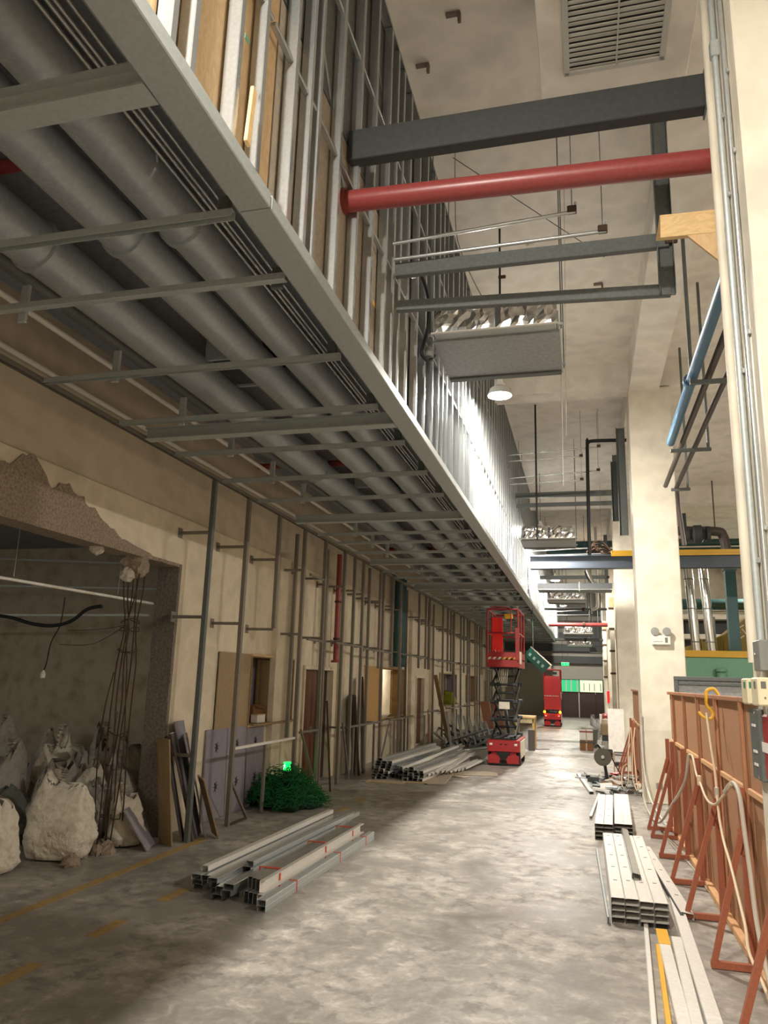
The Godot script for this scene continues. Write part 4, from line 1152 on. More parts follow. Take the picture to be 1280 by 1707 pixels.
func fan_coil(label: String, at: Vector3, w: float, top: float) -> Node3D:
	var t := thing("fan_coil_unit", label, "fan coil unit", at, 0, "")
	B(t, "casing", M.fcu_paint, Vector3(0, 0.13, -0.55), Vector3(w, 0.25, 1.06), Vector3.ZERO, 0.008)
	B(t, "bottom_tray", M.fcu_paint, Vector3(0, -0.01, -0.53), Vector3(w + 0.03, 0.03, 1.12))
	B(t, "rear_lip", M.grey_steel, Vector3(0, -0.03, -1.03), Vector3(w, 0.04, 0.1))
	B(t, "plenum", M.galv_dull, Vector3(0, 0.16, 0.09), Vector3(w - 0.05, 0.32, 0.2))
	for sx in [-0.25, 0.27]:
		var f := put("foil", foil_face((w - 0.05) * 0.5 - 0.005, 0.31, 5 + int(sx * 100)), M.foil, t)
		f.position = Vector3(sx * (w - 0.05) * 0.98, 0.005, 0.192)
	B(t, "foil_lip", M.galv_bright, Vector3(0, 0.0, 0.2), Vector3(w, 0.012, 0.03))
	for sx in [-1, 1]:
		for dz in [0.1, -0.95]:
			tube(t, "hanger_rod", M.grey_steel, [Vector3(sx * (w * 0.5 + 0.03), -0.02, dz), Vector3(sx * (w * 0.5 + 0.03), top - at.y, dz)], 0.007, 6)
			B(t, "lug", M.galv_dull, Vector3(sx * (w * 0.5 + 0.02), 0.03, dz), Vector3(0.06, 0.03, 0.04))
	return t

func portal(label: String, d: float, ya: float, yb: float, x1: float, top: float) -> void:
	var t := thing("hanger_frame", label, "hanger frame", V(0, 0, d))
	ext(t, "upper_bar", M.grey_steel, cprof(0.13, 0.06, 0.006), V(-1.6, ya, 0), V(x1, ya, 0), 90)
	ext(t, "lower_bar", M.grey_steel, cprof(0.10, 0.06, 0.006), V(-1.58, yb + (0.10 if d < 10 else 0.0), 0.02), V(x1, yb, 0.02), 90)
	ext(t, "drop", M.grey_steel, cprof(0.13, 0.06, 0.006), V(x1 - 0.03, yb - 0.05, 0.04), V(x1 - 0.03, top, 0.04), 90)
	B(t, "end_plate", M.rust, V(x1 + 0.02, ya, 0.0), Vector3(0.1, 0.09, 0.03))

func conduit_pair(labels: Array, d: float, y: float, x1: Array) -> void:
	for i in 2:
		var c := thing("cross_conduit", labels[i], "conduit", V(-1.6, y - 0.13 * i, d + 0.05 * i))
		tube(c, "pipe", M.galv, [Vector3.ZERO, Vector3(x1[i] + 1.6, 0.1 - 0.06 * i, 0)], 0.017, 8)
		var e := Vector3(x1[i] + 1.6, 0.1 - 0.06 * i, 0)
		B(c, "end_clamp", M.rust, e + Vector3(-0.03, 0.02, 0), Vector3(0.08, 0.06, 0.06))
		tube(c, "clamp_bolt", M.galv_dull, [e + Vector3(0, 0.04, 0), e + Vector3(0, 0.09, 0)], 0.012, 6)
		tube(c, "drop_rod", M.grey_steel, [e + Vector3(-0.03, 0.04, 0), V(e.x - 0.03, 8.13 - y + 0.13 * i, 0)], 0.004, 5)

func overhead() -> void:
	var b := thing("dark_beam", "dark grey box beam crossing from the stud wall to the first column", "beam", V(-0.39, 6.02, 5.0))
	B(b, "beam", M.dark_steel, Vector3(0, 0.06, -0.0), Vector3(2.64, 0.27, 0.11), Vector3.ZERO, 0.006)
	B(b, "end_plate", M.grey_steel, Vector3(1.315, 0.06, 0), Vector3(0.012, 0.30, 0.16))
	var rp := thing("red_pipe", "thick red fire pipe crossing below the dark beam", "pipe", V(-1.9, 5.58, 4.95))
	tube(rp, "pipe", M.red_pipe, [Vector3.ZERO, Vector3(3.6, -0.1, 0)], 0.082, 24)
	lathe(rp, "collar", M.red_pipe, [[0.083, -0.04], [0.1, -0.04], [0.1, 0.04], [0.083, 0.04]], Vector3(0.16, 0, 0), 20, Basis(Vector3(0, 0, 1), PI / 2))
	# bulkhead duct with the return air grille
	var g := thing("grille_duct", "grey ceiling duct with a large white slatted return air grille at the top", "air duct", V(0.36, 7.0, 4.42))
	B(g, "duct", M.ceiling_paint, Vector3(0.0, 0.56, -0.2), Vector3(1.2, 1.1, 2.9))
	for s in [-1, 1]: B(g, "grille_frame", M.grille_white, Vector3(s * 0.38, -0.01, -0.05), Vector3(0.05, 0.03, 2.3))
	for s in [-1, 1]: B(g, "grille_frame", M.grille_white, Vector3(0, -0.01, -0.05 + s * 1.13), Vector3(0.8, 0.03, 0.05))
	B(g, "grille_void", M.slot_dark, Vector3(0, 0.005, -0.05), Vector3(0.72, 0.012, 2.24))
	B(g, "grille_mullion", M.grille_white, Vector3(0.02, -0.02, -0.05), Vector3(0.012, 0.01, 2.24))
	for i in 44: B(g, "grille_slat", M.grille_white, Vector3(0, -0.010 + 0.002 * sin(i * 2.3), -1.15 + i * 0.0508), Vector3(0.72, 0.004, 0.043), Vector3(13 + 4 * sin(i * 1.7), 0, 0))
	portal("nearest grey steel hanger frame standing before the foil-wrapped unit", 6.1, 5.64, 5.19, 0.77, 7.5)
	portal("second grey steel hanger frame past the second column", 18.6, 6.55, 6.3, 0.85, 7.5)
	portal("third grey steel hanger frame further down the corridor", 29.0, 5.9, 5.6, 0.85, 7.5)
	conduit_pair(["upper thin bright conduit before the red pipe with a brass end clamp", "lower thin bright conduit with a brass end clamp above the hanger frame"], 6.0, 5.84, [0.02, 0.27])
	conduit_pair(["upper thin conduit crossing below the brightest lamp", "second thin conduit crossing below the brightest lamp"], 17.0, 7.12, [0.44, 0.05])
	conduit_pair(["third thin conduit crossing below the brightest lamp", "lowest thin conduit crossing below the brightest lamp"], 17.2, 6.62, [0.42, 0.05])
	conduit_pair(["bright conduit under the second ceiling unit", "lower bright conduit under the second ceiling unit"], 24.0, 6.05, [0.6, 0.6])
	conduit_pair(["far bright conduit above the red far pipe", "far bright conduit just below its twin above the red far pipe"], 33.0, 4.95, [0.1, 0.3])
	fan_coil("nearest ceiling unit with crumpled silver foil on its front", V(-0.855, 5.62, 7.62), 1.34, 8.13)
	fan_coil("second ceiling unit down the corridor, by the teal pipes", V(-0.85, 5.52, 19.2), 1.34, 8.13)
	fan_coil("third ceiling unit with foil front under the far small lamp", V(-0.65, 5.0, 28.5), 1.34, 8.13)
	fan_coil("fourth ceiling unit with holes in its foil front, far away", V(-0.33, 4.35, 37.5), 1.3, 8.13)
	fan_coil("lowest and farthest ceiling unit of the corridor", V(-0.3, 4.0, 41.5), 1.2, 8.13)
	var kb := thing("black_cable", "black cable curling down the stud wall beside the foil-wrapped unit", "cable", Vector3.ZERO)
	tube(kb, "cable", M.cable_black, smooth_path([V(-1.58, 5.62, 6.15), V(-1.57, 5.9, 6.7), V(-1.56, 6.1, 7.0), V(-1.54, 6.0, 7.3), V(-1.55, 5.75, 7.4), V(-1.58, 5.5, 7.35), V(-1.6, 5.35, 7.3), V(-1.55, 5.3, 7.4), V(-1.5, 5.4, 7.5)], 5), 0.018, 7)
	lathe(kb, "gland", M.grey_plastic, [[0.0, -0.06], [0.05, -0.05], [0.05, 0.05], [0.0, 0.06]], V(-1.54, 5.4, 7.42), 10)
	var sd := put("smoke_detector", null if false else lathe_mesh([[0.0, -0.07], [0.05, -0.065], [0.06, -0.03], [0.075, -0.02], [0.075, 0.0], [0.0, 0.0]]), M.white_plastic)
	sd.position = V(-0.61, 8.15, 9.95)
	tag(sd, "round white smoke detector on the ceiling above the foil-wrapped unit", "smoke detector")
	var sp := thing("sprinkler_drop", "short dark sprinkler drop pipe hanging over the foil-wrapped unit", "sprinkler", V(-1.0, 7.1, 9.5))
	tube(sp, "pipe", M.black_steel, [Vector3(0, -0.05, 0), Vector3(0, 1.04, 0)], 0.014, 8); B(sp, "clip", M.rust, Vector3(0.03, 0.3, 0), Vector3(0.1, 0.04, 0.04))
	var wi := thing("stay_wire", "thin diagonal wire under the ceiling behind the red pipe", "wire", Vector3.ZERO)
	tube(wi, "wire", M.grey_steel, [V(-1.3, 7.75, 7.4), V(0.3, 6.3, 7.4)], 0.005, 5)
	wi = thing("hang_wire", "thin slack wire hanging from the ceiling near the stud wall", "wire", Vector3.ZERO)
	tube(wi, "wire", M.grey_steel, smooth_path([V(-1.28, 8.13, 7.4), V(-1.27, 7.2, 7.4), V(-1.24, 6.7, 7.4), V(-1.1, 6.3, 7.5), V(-0.95, 6.0, 7.6)], 4), 0.005, 5)
	for i in 2:
		wi = thing("drop_rod", ["thin pale rod hanging far below the first ceiling unit", "thin grey rod hanging beside the pale rod"][i], "rod", V(-0.17 + 0.05 * i, 0, 8.7))
		tube(wi, "rod", M.galv_bright, [Vector3(-0.03, 4.2 + 0.6 * i, 0), Vector3(0.02 * i, 8.13, 0)], 0.006, 5)
	var up := thing("black_drop_pipe", "black pipe bending down from the ceiling beam beside the second column", "pipe", V(0.16, 0, 17.0))
	tube(up, "pipe", M.black_steel, smooth_path([Vector3(0.85, 7.35, 0), Vector3(0.15, 7.37, 0), Vector3(0.03, 7.33, 0), Vector3(0.0, 7.2, 0), Vector3(-0.02, 4.75, 0)], 4), 0.04, 10)
	up = thing("black_drop_rod", "thin black pipe dropping from the ceiling left of the bent black pipe", "pipe", V(-0.95, 0, 16.4))
	tube(up, "pipe", M.black_steel, [Vector3(0, 5.0, 0), Vector3(0, 7.0, 0), Vector3(0, 8.1, 0)], 0.02, 8)
	# ceiling hangers left by removed services
	for i in 3:
		var cb := thing("ceiling_stub", ["rusty stub bracket on the ceiling at the very top", "rusty stub bracket beside the stud wall top", "small rusty clip on the ceiling right of the foil unit"][i], "bracket", [V(-1.05, 8.13, 5.9), V(-1.45, 8.1, 6.4), V(0.35, 8.13, 11.3)][i])
		B(cb, "plate", M.stub, Vector3(0, 0, 0), Vector3(0.14, 0.03, 0.05)); B(cb, "tongue", M.stub, Vector3(0.06, -0.05, 0), Vector3(0.03, 0.1, 0.04))
	# steel wall channels on the beam side past the second column
	var gc := thing("grey_channel", "tall grey steel channel fixed to the beam before the second column", "channel", V(0.86, 0, 16.6))
	ext(gc, "channel", M.grey_steel, cprof(0.18, 0.1, 0.008), Vector3(0, 5.1, 0), Vector3(0, 7.5, 0), 90)
	ext(gc, "channel", M.dark_steel, cprof(0.14, 0.1, 0.008), Vector3(-0.12, 5.6, -0.9), Vector3(-0.12, 7.0, -0.9), 90)
	# far ducts and pipes
	var fd := thing("cross_duct", "dark rectangular duct crossing the corridor below the girder", "air duct", V(-0.35, 5.05, 26.2))
	B(fd, "duct", M.ductwork_dark, Vector3(0.05, 0.1, 0), Vector3(2.4, 0.22, 0.9)); B(fd, "flange", M.galv_dull, Vector3(0.2, 0.1, 0), Vector3(0.04, 0.3, 0.96)); B(fd, "edge_strip", M.galv, Vector3(0.05, 0.0, 0.46), Vector3(2.4, 0.03, 0.02))
	for i in 3:
		var q = [[-0.35, 4.9, 31.0, 0.05, 2.3], [-0.35, 4.55, 34.5, 0.09, 2.4], [-0.3, 4.15, 39.0, 0.07, 2.3]][i]
		var p := thing("far_cross_pipe", ["grey pipe crossing under the third ceiling unit", "dark red pipe crossing the far corridor below the farthest lamp", "dark pipe crossing above the fourth ceiling unit"][i], "pipe", V(q[0], q[1], q[2]))
		tube(p, "pipe", M.red_pipe if i == 1 else M.grey_steel, [Vector3(-1.2, 0, 0), Vector3(q[4] - 1.1, 0, 0)], q[3], 10)
		for x in [-0.9, 0.9]: tube(p, "hanger_rod", M.grey_steel, [Vector3(x, 0, 0), Vector3(x, 8.14 - q[1], 0)], 0.012, 5)
		lathe(p, "collar", M.rust, [[q[3], -0.05], [q[3] + 0.03, -0.05], [q[3] + 0.03, 0.05], [q[3], 0.05]], Vector3(0.3, 0, 0), 10, Basis(Vector3(0, 0, 1), PI / 2))
	var eb := thing("white_elbow_pipe", "white pipe elbow dropping beside the far columns", "pipe", V(0.45, 4.9, 30.5))
	tube(eb, "pipe", M.cable_white, smooth_path([Vector3(0.05, 3.2, 0), Vector3(0.05, 0.9, 0), Vector3(0.05, 0.2, 0), Vector3(0.0, 0.0, 0), Vector3(-0.2, -0.08, 0)], 5), 0.06, 10)
	eb = thing("flex_duct", "silver flexible duct curving into the third column", "flexible duct", V(0.35, 5.3, 27.0))
	tube(eb, "duct", M.foil, smooth_path([Vector3(-0.25, 0.55, 0), Vector3(-0.1, 0.2, 0), Vector3(0.15, 0.0, 0), Vector3(0.5, -0.1, 0)], 6), 0.09, 12)
	var rd := thing("far_side_duct", "grey square duct riser at the far right of the corridor ceiling", "air duct", V(0.55, 3.9, 44.0))
	B(rd, "duct", M.ductwork_dark, Vector3(0, 0.7, 0), Vector3(0.7, 1.7, 0.8)); for x in [-0.3, 0.3]: tube(rd, "hanger_rod", M.grey_steel, [Vector3(x, 1.5, 0), Vector3(x, 4.24, 0)], 0.014, 5)
	B(rd, "flange", M.grey_steel, Vector3(0, 0.2, 0.0), Vector3(0.76, 0.05, 0.86))
	var bd := thing("wire_bundle", "tangled copper coloured bundle lying on the girder end", "wire bundle", V(0.45, 5.76, 23.0))
	for i in 10: tube(bd, "strand", M.rust, smooth_path([Vector3(-0.35 + rng.randf() * 0.1, 0.05, rng.randf_range(-0.1, 0.1)), Vector3(-0.1, rng.randf() * 0.35, rng.randf_range(-0.1, 0.15)), Vector3(0.15, rng.randf() * 0.35, rng.randf_range(-0.1, 0.15)), Vector3(0.4, 0.05, rng.randf_range(-0.1, 0.1))], 4), 0.018, 6)
	var hs := thing("hanging_sign", "tilted teal hanging sign with a row of pale glyphs above the second lift", "sign", V(-1.7, 2.72, 26.0))
	B(hs, "panel", M.sign_teal, Vector3(-0.42, 0.1, -0.05), Vector3(0.42, 0.42, 0.06))
	B(hs, "panel", M.sign_teal, Vector3(0.12, 0.0, 0), Vector3(0.86, 0.36, 0.06), Vector3(0, 0, -42))
	B(hs, "edge_frame", M.chrome, Vector3(0.26, 0.15, 0.0), Vector3(0.9, 0.05, 0.1), Vector3(0, 0, -42))
	for k in 4:
		for j in 3:
			B(hs, "glyph_stroke", M.sign_glyph, Vector3(-0.10 + k * 0.135 , 0.19 - k * 0.122, 0.033) + Vector3(0.02 * (j - 1), 0.028 * (j - 1), 0), Vector3(0.09, 0.02, 0.006), Vector3(0, 0, -42))
		B(hs, "glyph_stroke", M.sign_glyph, Vector3(-0.10 + k * 0.135, 0.19 - k * 0.122, 0.033), Vector3(0.02, 0.085, 0.006), Vector3(0, 0, -42))
	for x in [-0.45, 0.0]: tube(hs, "hanger_rod", M.grey_steel, [Vector3(x, 0.25, 0), Vector3(x, 1.78, 0)], 0.012, 6)

func lathe_mesh(prof: Array) -> ArrayMesh:
	var st := SurfaceTool.new()
	st.begin(Mesh.PRIMITIVE_TRIANGLES)
	add_lathe(st, prof, 20)
	return st.commit()

func exit_sign(label: String, at: Vector3, yaw: float, w: float, h: float) -> void:
	var t := thing("exit_sign", label, "exit sign", at, yaw)
	B(t, "case", M.white_plastic, Vector3(0, 0, -0.012), Vector3(w + 0.03, h + 0.03, 0.03))
	B(t, "lit_face", M.exit_glow, Vector3(0, 0, 0.008), Vector3(w, h, 0.014))
	# running figure and arrow
	var k := h * 0.8
	lathe(t, "figure_head", M.exit_white, [[0.0, 0.0], [0.09 * k, 0.0], [0.09 * k, 0.004], [0.0, 0.004]], Vector3(-w * 0.15, k * 0.36, 0.016), 12, Basis(Vector3(1, 0, 0), PI / 2))
	for q in [[-0.15, 0.1, 0.32, 0.1, 70.0], [-0.21, -0.22, 0.30, 0.08, 50.0], [-0.08, -0.2, 0.28, 0.08, -40.0], [-0.2, 0.2, 0.24, 0.06, -15.0], [0.22, 0.0, 0.4, 0.09, 0.0], [0.30, 0.07, 0.2, 0.08, -40.0], [0.30, -0.07, 0.2, 0.08, 40.0]]:
		B(t, "figure_limb", M.exit_white, Vector3(q[0] * w, q[1] * k, 0.017), Vector3(q[2] * k, q[3] * k, 0.004), Vector3(0, 0, q[4]))
	var l := OmniLight3D.new()
	l.name = "exit_light"
	t.add_child(l)
	l.position = Vector3(0, 0, 0.06)
	l.light_color = Color(0.1, 1.0, 0.4)
	l.light_energy = 0.012
	l.omni_range = 30
	l.omni_attenuation = 2.0
	l.light_size = 0.05
	l.shadow_enabled = true

# ---- the far end of the corridor
func far_end() -> void:
	for i in 4:
		var t := thing("far_hoarding_panel", ["dark brown far hoarding panel behind the parked lift", "dark brown far hoarding panel left of the pale joint", "dark brown far hoarding panel right of the pale joint", "dark brown far hoarding panel beside the last column"][i], "hoarding panel", V(-1.95 + i * 0.98, 0, 49.2))
		B(t, "sheet", M.hoard_brown, Vector3(0, 0.78, 0), Vector3(0.97, 1.5, 0.03)); B(t, "top_rail", M.hoard_brown, Vector3(0, 1.54, 0.02), Vector3(0.97, 0.05, 0.06)); B(t, "foot", M.grey_steel, Vector3(0, 0.02, 0.1), Vector3(0.97, 0.04, 0.2))
		if i == 2: B(t, "joint_strip", M.column_paint, Vector3(-0.49, 0.8, 0.03), Vector3(0.04, 1.5, 0.02))
	# lit glazing above the far hoarding
	for i in 2:
		var D := Node3D.new()
		D.name = "window_%d" % (i + 1)
		add_child(D)
		D.position = V(-1.15 + i * 1.42, 1.4, 50.6)
		D.set_meta("kind", "structure")
		tag(D, ["bright green tinted far window left of the pair", "bright pale far window right of the pair"][i], "window")
		B(D, "pane", M.far_green if i == 0 else M.far_white, Vector3(0, 0.46, 0), Vector3(1.38, 0.9, 0.02))
		for k in 4: B(D, "mullion", M.gypsum if i == 0 else M.grey_steel, Vector3(-0.45 + k * 0.33 + 0.06 * sin(k * 3.0), 0.46, 0.03), Vector3(0.07 if i == 0 else 0.04, 0.9 if i == 0 else 0.45, 0.03))
		B(D, "transom", M.gypsum, Vector3(0, 0.02, 0.03), Vector3(1.42, 0.05, 0.05)); B(D, "transom", M.ductwork_dark, Vector3(0, 0.92, 0.03), Vector3(1.42, 0.06, 0.06))
		var l := AreaLight3D.new()
		if l != null:
			l.name = "window_light"
			D.add_child(l)
			l.position = Vector3(0, 0.46, 0.08)
			l.rotation_degrees.y = 180
			l.area_size = Vector2(1.3, 0.85)
			l.light_energy = 1.2
			l.light_color = Color(0.7, 1.0, 0.8) if i == 0 else Color(0.95, 1.0, 0.88)
			l.shadow_enabled = true
	exit_sign("glowing green exit sign hanging in the far corridor", V(-1.13, 3.09, 44.0), 0, 0.4, 0.15)
	var rod := thing("exit_rod", "thin rod holding the far green exit sign", "rod", V(-1.13, 3.17, 44.0))
	for x in [-0.15, 0.15]: tube(rod, "rod", M.grey_steel, [Vector3(x, 0, -0.01), Vector3(x, 4.9, -0.01)], 0.012, 6)
	for i in 5:
		var st := begin(); segs(st, -5.1, 1.0, 3.3 + 0.75 * i, 3.75 + 0.75 * i, 50.2 - 0.0, 50.5); struct("trim_%d" % (10 + i), st, M.dark_steel)

# ---- scissor lifts
func scissor_lift(label: String, at: Vector3, deck: float, stages: int, panel_in: bool) -> Node3D:
	var t := thing("scissor_lift", label, "scissor lift", at)
	var L := 1.8
	# chassis, front faces the viewer (+z)
	B(t, "chassis", M.red_paint, Vector3(0, 0.46, -L * 0.5), Vector3(0.78, 0.28, L), Vector3.ZERO, 0.015)
	B(t, "chassis_skirt", M.red_paint, Vector3(0, 0.25, -L * 0.5 - 0.02), Vector3(0.60, 0.2, L - 0.1), Vector3.ZERO, 0.01)
	B(t, "front_recess", M.black_steel, Vector3(0, 0.23, -0.02), Vector3(0.3, 0.2, 0.08))
	slab(t, "nose_plate", M.red_paint, PackedVector2Array([Vector2(-0.37, 0.06), Vector2(-0.1, 0.06), Vector2(-0.07, 0.16), Vector2(-0.12, 0.24), Vector2(-0.3, 0.27), Vector2(-0.37, 0.24)]), Vector3(0, 0, 0.005), Vector3(1, 0, 0), Vector3(0, 1, 0), 0.03)
	slab(t, "nose_plate", M.red_paint, PackedVector2Array([Vector2(0.37, 0.06), Vector2(0.1, 0.06), Vector2(0.07, 0.16), Vector2(0.12, 0.24), Vector2(0.3, 0.27), Vector2(0.37, 0.24)]), Vector3(0, 0, 0.005), Vector3(1, 0, 0), Vector3(0, 1, 0), 0.03)
	B(t, "bumper", M.black_steel, Vector3(0, 0.05, -0.02), Vector3(0.74, 0.05, 0.05))
	for sx in [-1, 1]:
		B(t, "front_lamp", M.gypsum, Vector3(0.3 * sx, 0.5, 0.004), Vector3(0.07, 0.05, 0.02))
		B(t, "side_door", M.column_paint if sx > 0 else M.red_paint, Vector3(0.395 * sx, 0.36, -L * 0.5), Vector3(0.02, 0.4, L * 0.7))
		for dz in [-0.28, -L + 0.28]:
			var w := lathe(t, "wheel", M.rubber, [[0.0, -0.05], [0.14, -0.05], [0.165, -0.03], [0.165, 0.03], [0.14, 0.05], [0.0, 0.05]], Vector3(0.34 * sx, 0.165, dz), 20, Basis(Vector3(0, 0, 1), PI / 2))
			lathe(w, "hub", M.red_paint, [[0.0, -0.058], [0.08, -0.055], [0.08, 0.055], [0.0, 0.058]], Vector3.ZERO, 14)
	for k in 2: B(t, "vent_slot", M.black_steel, Vector3(-0.06 + 0.12 * k, 0.5, 0.002), Vector3(0.06, 0.025, 0.008))
	B(t, "scissor_base", M.black_steel, Vector3(0, 0.62, -L * 0.5), Vector3(0.62, 0.05, L - 0.1))
	# scissor stack
	var y0 := 0.66
	var hst := (deck - 0.12 - y0) / stages
	var half := sqrt(maxf(0.09, 0.79 * 0.79 - hst * hst * 0.25))
	for s in stages:
		var ya := y0 + hst * s
		for sx in [-0.27, 0.27]:
			bar(t, "scissor_arm", M.black_steel, Vector3(sx, ya, -L * 0.5 + half), Vector3(sx, ya + hst, -L * 0.5 - half), 0.04, 0.09)
			bar(t, "scissor_arm", M.black_steel, Vector3(sx * 0.8, ya, -L * 0.5 - half), Vector3(sx * 0.8, ya + hst, -L * 0.5 + half), 0.04, 0.09)
			for e in [-half, half]: lathe(t, "pivot", M.dark_steel, [[0.0, -0.05], [0.05, -0.05], [0.05, 0.05], [0.0, 0.05]], Vector3(sx * 1.05, ya + (hst if e > 0 else 0.0), -L * 0.5 + e), 10, Basis(Vector3(0, 0, 1), PI / 2))
		for e in [-half, half]:
			tube(t, "cross_tube", M.black_steel, [Vector3(-0.33, ya + hst, -L * 0.5 + e), Vector3(0.33, ya + hst, -L * 0.5 + e)], 0.028, 8)
		tube(t, "cross_tube", M.dark_steel, [Vector3(-0.27, ya + hst * 0.5, -L * 0.5), Vector3(0.27, ya + hst * 0.5, -L * 0.5)], 0.03, 8)
	tube(t, "lift_cylinder", M.galv, [Vector3(0, y0 + 0.05, -L * 0.5 - half * 0.6), Vector3(0, y0 + hst * minf(1.6, stages * 0.8), -L * 0.5 + half * 0.4)], 0.045, 10)
	if stages > 1:
		B(t, "arm_guard", M.column_paint, Vector3(0.02, y0 + hst * 1.8, -L * 0.5 + half + 0.06), Vector3(0.26, 0.17, 0.02))
		for k in 5: tube(t, "hydraulic_hose", M.cable_grey, smooth_path([Vector3(-0.1 + k * 0.05, deck - 0.1, -0.3), Vector3(-0.12 + k * 0.05, deck - 0.35, -0.2), Vector3(-0.06 + k * 0.03, deck - 0.6, -0.3)], 4), 0.012, 5)
	# platform
	B(t, "platform_deck", M.red_paint, Vector3(0, deck - 0.03, -L * 0.5), Vector3(0.80, 0.18, L), Vector3.ZERO, 0.01)
	B(t, "toe_board", M.red_paint, Vector3(0, deck + 0.17, 0.0), Vector3(0.80, 0.15, 0.025))
	for sx in [-1, 1]: B(t, "toe_board", M.red_paint, Vector3(0.39 * sx, deck + 0.17, -L * 0.5), Vector3(0.025, 0.15, L - 0.04))
	for k in 6:
		var x := -0.34 + k * 0.125
		slab(t, "hazard_stripe", M.gypsum if k < 3 else M.rail_yellow, PackedVector2Array([Vector2(x - 0.04, 0), Vector2(x + 0.02, 0), Vector2(x + 0.06, 0.055), Vector2(x, 0.055)]), Vector3(0, deck + 0.07, 0.012), Vector3(1, 0, 0), Vector3(0, 1, 0), 0.004)
	var top := deck + 1.34
	for q in [[-0.38, 0.0], [0.38, 0.0], [-0.38, -L], [0.38, -L], [-0.38, -L * 0.5], [0.38, -L * 0.5]]:
		tube(t, "rail_post", M.red_paint, [Vector3(q[0], deck, q[1]), Vector3(q[0], top - 0.03, q[1])], 0.022, 8)
	for y in [top - 0.03, deck + 0.72]:
		for dz in [0.0, -L]: tube(t, "guard_rail", M.red_paint, smooth_path([Vector3(-0.38, y, dz), Vector3(0, y, dz), Vector3(0.38, y, dz)], 2), 0.022, 8)
		for sx in [-0.38, 0.38]: tube(t, "guard_rail", M.red_paint, [Vector3(sx, y, 0), Vector3(sx, y, -L)], 0.022, 8)
	B(t, "entry_post", M.red_paint, Vector3(0.36, deck + 0.45, 0.01), Vector3(0.1, 0.8, 0.03))
	B(t, "side_panel", M.column_paint, Vector3(0.41, deck + 0.12, -0.3), Vector3(0.015, 0.3, 0.5))
	B(t, "control_box", M.yellow if panel_in else M.black_steel, Vector3(0.14, top - 0.2, -0.08), Vector3(0.2, 0.12, 0.12))
	if panel_in:
		B(t, "gate_panel", M.red_bright, Vector3(-0.14, deck + 0.68, -0.06), Vector3(0.27, 0.86, 0.02))
		tube(t, "gate_loop", M.red_paint, smooth_path([Vector3(-0.3, top + 0.02, 0.03), Vector3(0.08, top + 0.02, 0.03), Vector3(0.2, top - 0.1, 0.03), Vector3(0.2, deck + 0.75, 0.03), Vector3(0.06, deck + 0.7, 0.03)], 4), 0.014, 6)
		tube(t, "hook_loop", M.galv, smooth_path([Vector3(-0.2, deck + 0.3, 0.0), Vector3(-0.14, deck + 0.22, 0.0), Vector3(-0.08, deck + 0.3, 0.0)], 4), 0.01, 6)
	return t

func lifts() -> void:
	scissor_lift("tall raised red scissor lift standing in the corridor before the teal sign", V(-2.0, 0, 19.25), 2.46, 4, true)
	var l := scissor_lift("lower red scissor lift with two orange beacons far down the corridor", V(-1.62, 0, 38.0), 1.35, 1, false)
	B(l, "front_cover", M.red_paint, Vector3(0, 1.9, 0.02), Vector3(0.7, 0.9, 0.03)); B(l, "front_cover", M.red_paint, Vector3(0.02, 1.05, 0.02), Vector3(0.78, 0.5, 0.03))
	for sx in [-0.36, 0.36]:
		lathe(l, "beacon_lamp", M.beacon, [[0.0, -0.05], [0.05, -0.045], [0.055, 0.02], [0.03, 0.06], [0.0, 0.065]], Vector3(sx, 0.68, 0.06), 12)
		var o := OmniLight3D.new()
		o.name = "beacon_light"
		l.add_child(o, true)
		o.position = Vector3(sx, 0.68, 0.06)
		o.light_color = Color(1.0, 0.6, 0.15); o.light_energy = 0.06; o.omni_range = 40; o.omni_attenuation = 2.0; o.light_size = 0.03; o.shadow_enabled = true
	var sk := put("beige_sack", bag_mesh(55, 0.35, 0.3, 0.36, 0.3), M.board_tan)
	sk.position = V(-1.8, 2.36, 38.4)
	sk.position.y = 2.66
	tag(sk, "small beige sack perched on top of the far lift platform", "sack")

# ---- loose steel channels
func loose(called: String, m: Material, prof: PackedVector2Array, a: Vector3, b: Vector3, roll: float, label: String, grp: String) -> MeshInstance3D:
	var o := ext(null, called, m, prof, a, b, roll)
	tag(o, label, "steel channel", grp)
	return o

func nth(i: int) -> String:
	return ["first", "second", "third", "fourth", "fifth", "sixth", "seventh", "eighth"][i]

func tier(j: int, n: int) -> String:
	return "top" if j == n - 1 else ("bottom" if j == 0 else ("second lowest" if j == 1 else nth(j) + " from the bottom"))

func slot_marks(o: MeshInstance3D, l: float, step: float, off: float) -> void:
	var z := off
	while z < l - 0.1:
		B(o, "punched_slot", M.void_dark, Vector3(0.0, 0.0006, z), Vector3(0.034, 0.002, 0.013))
		z += step

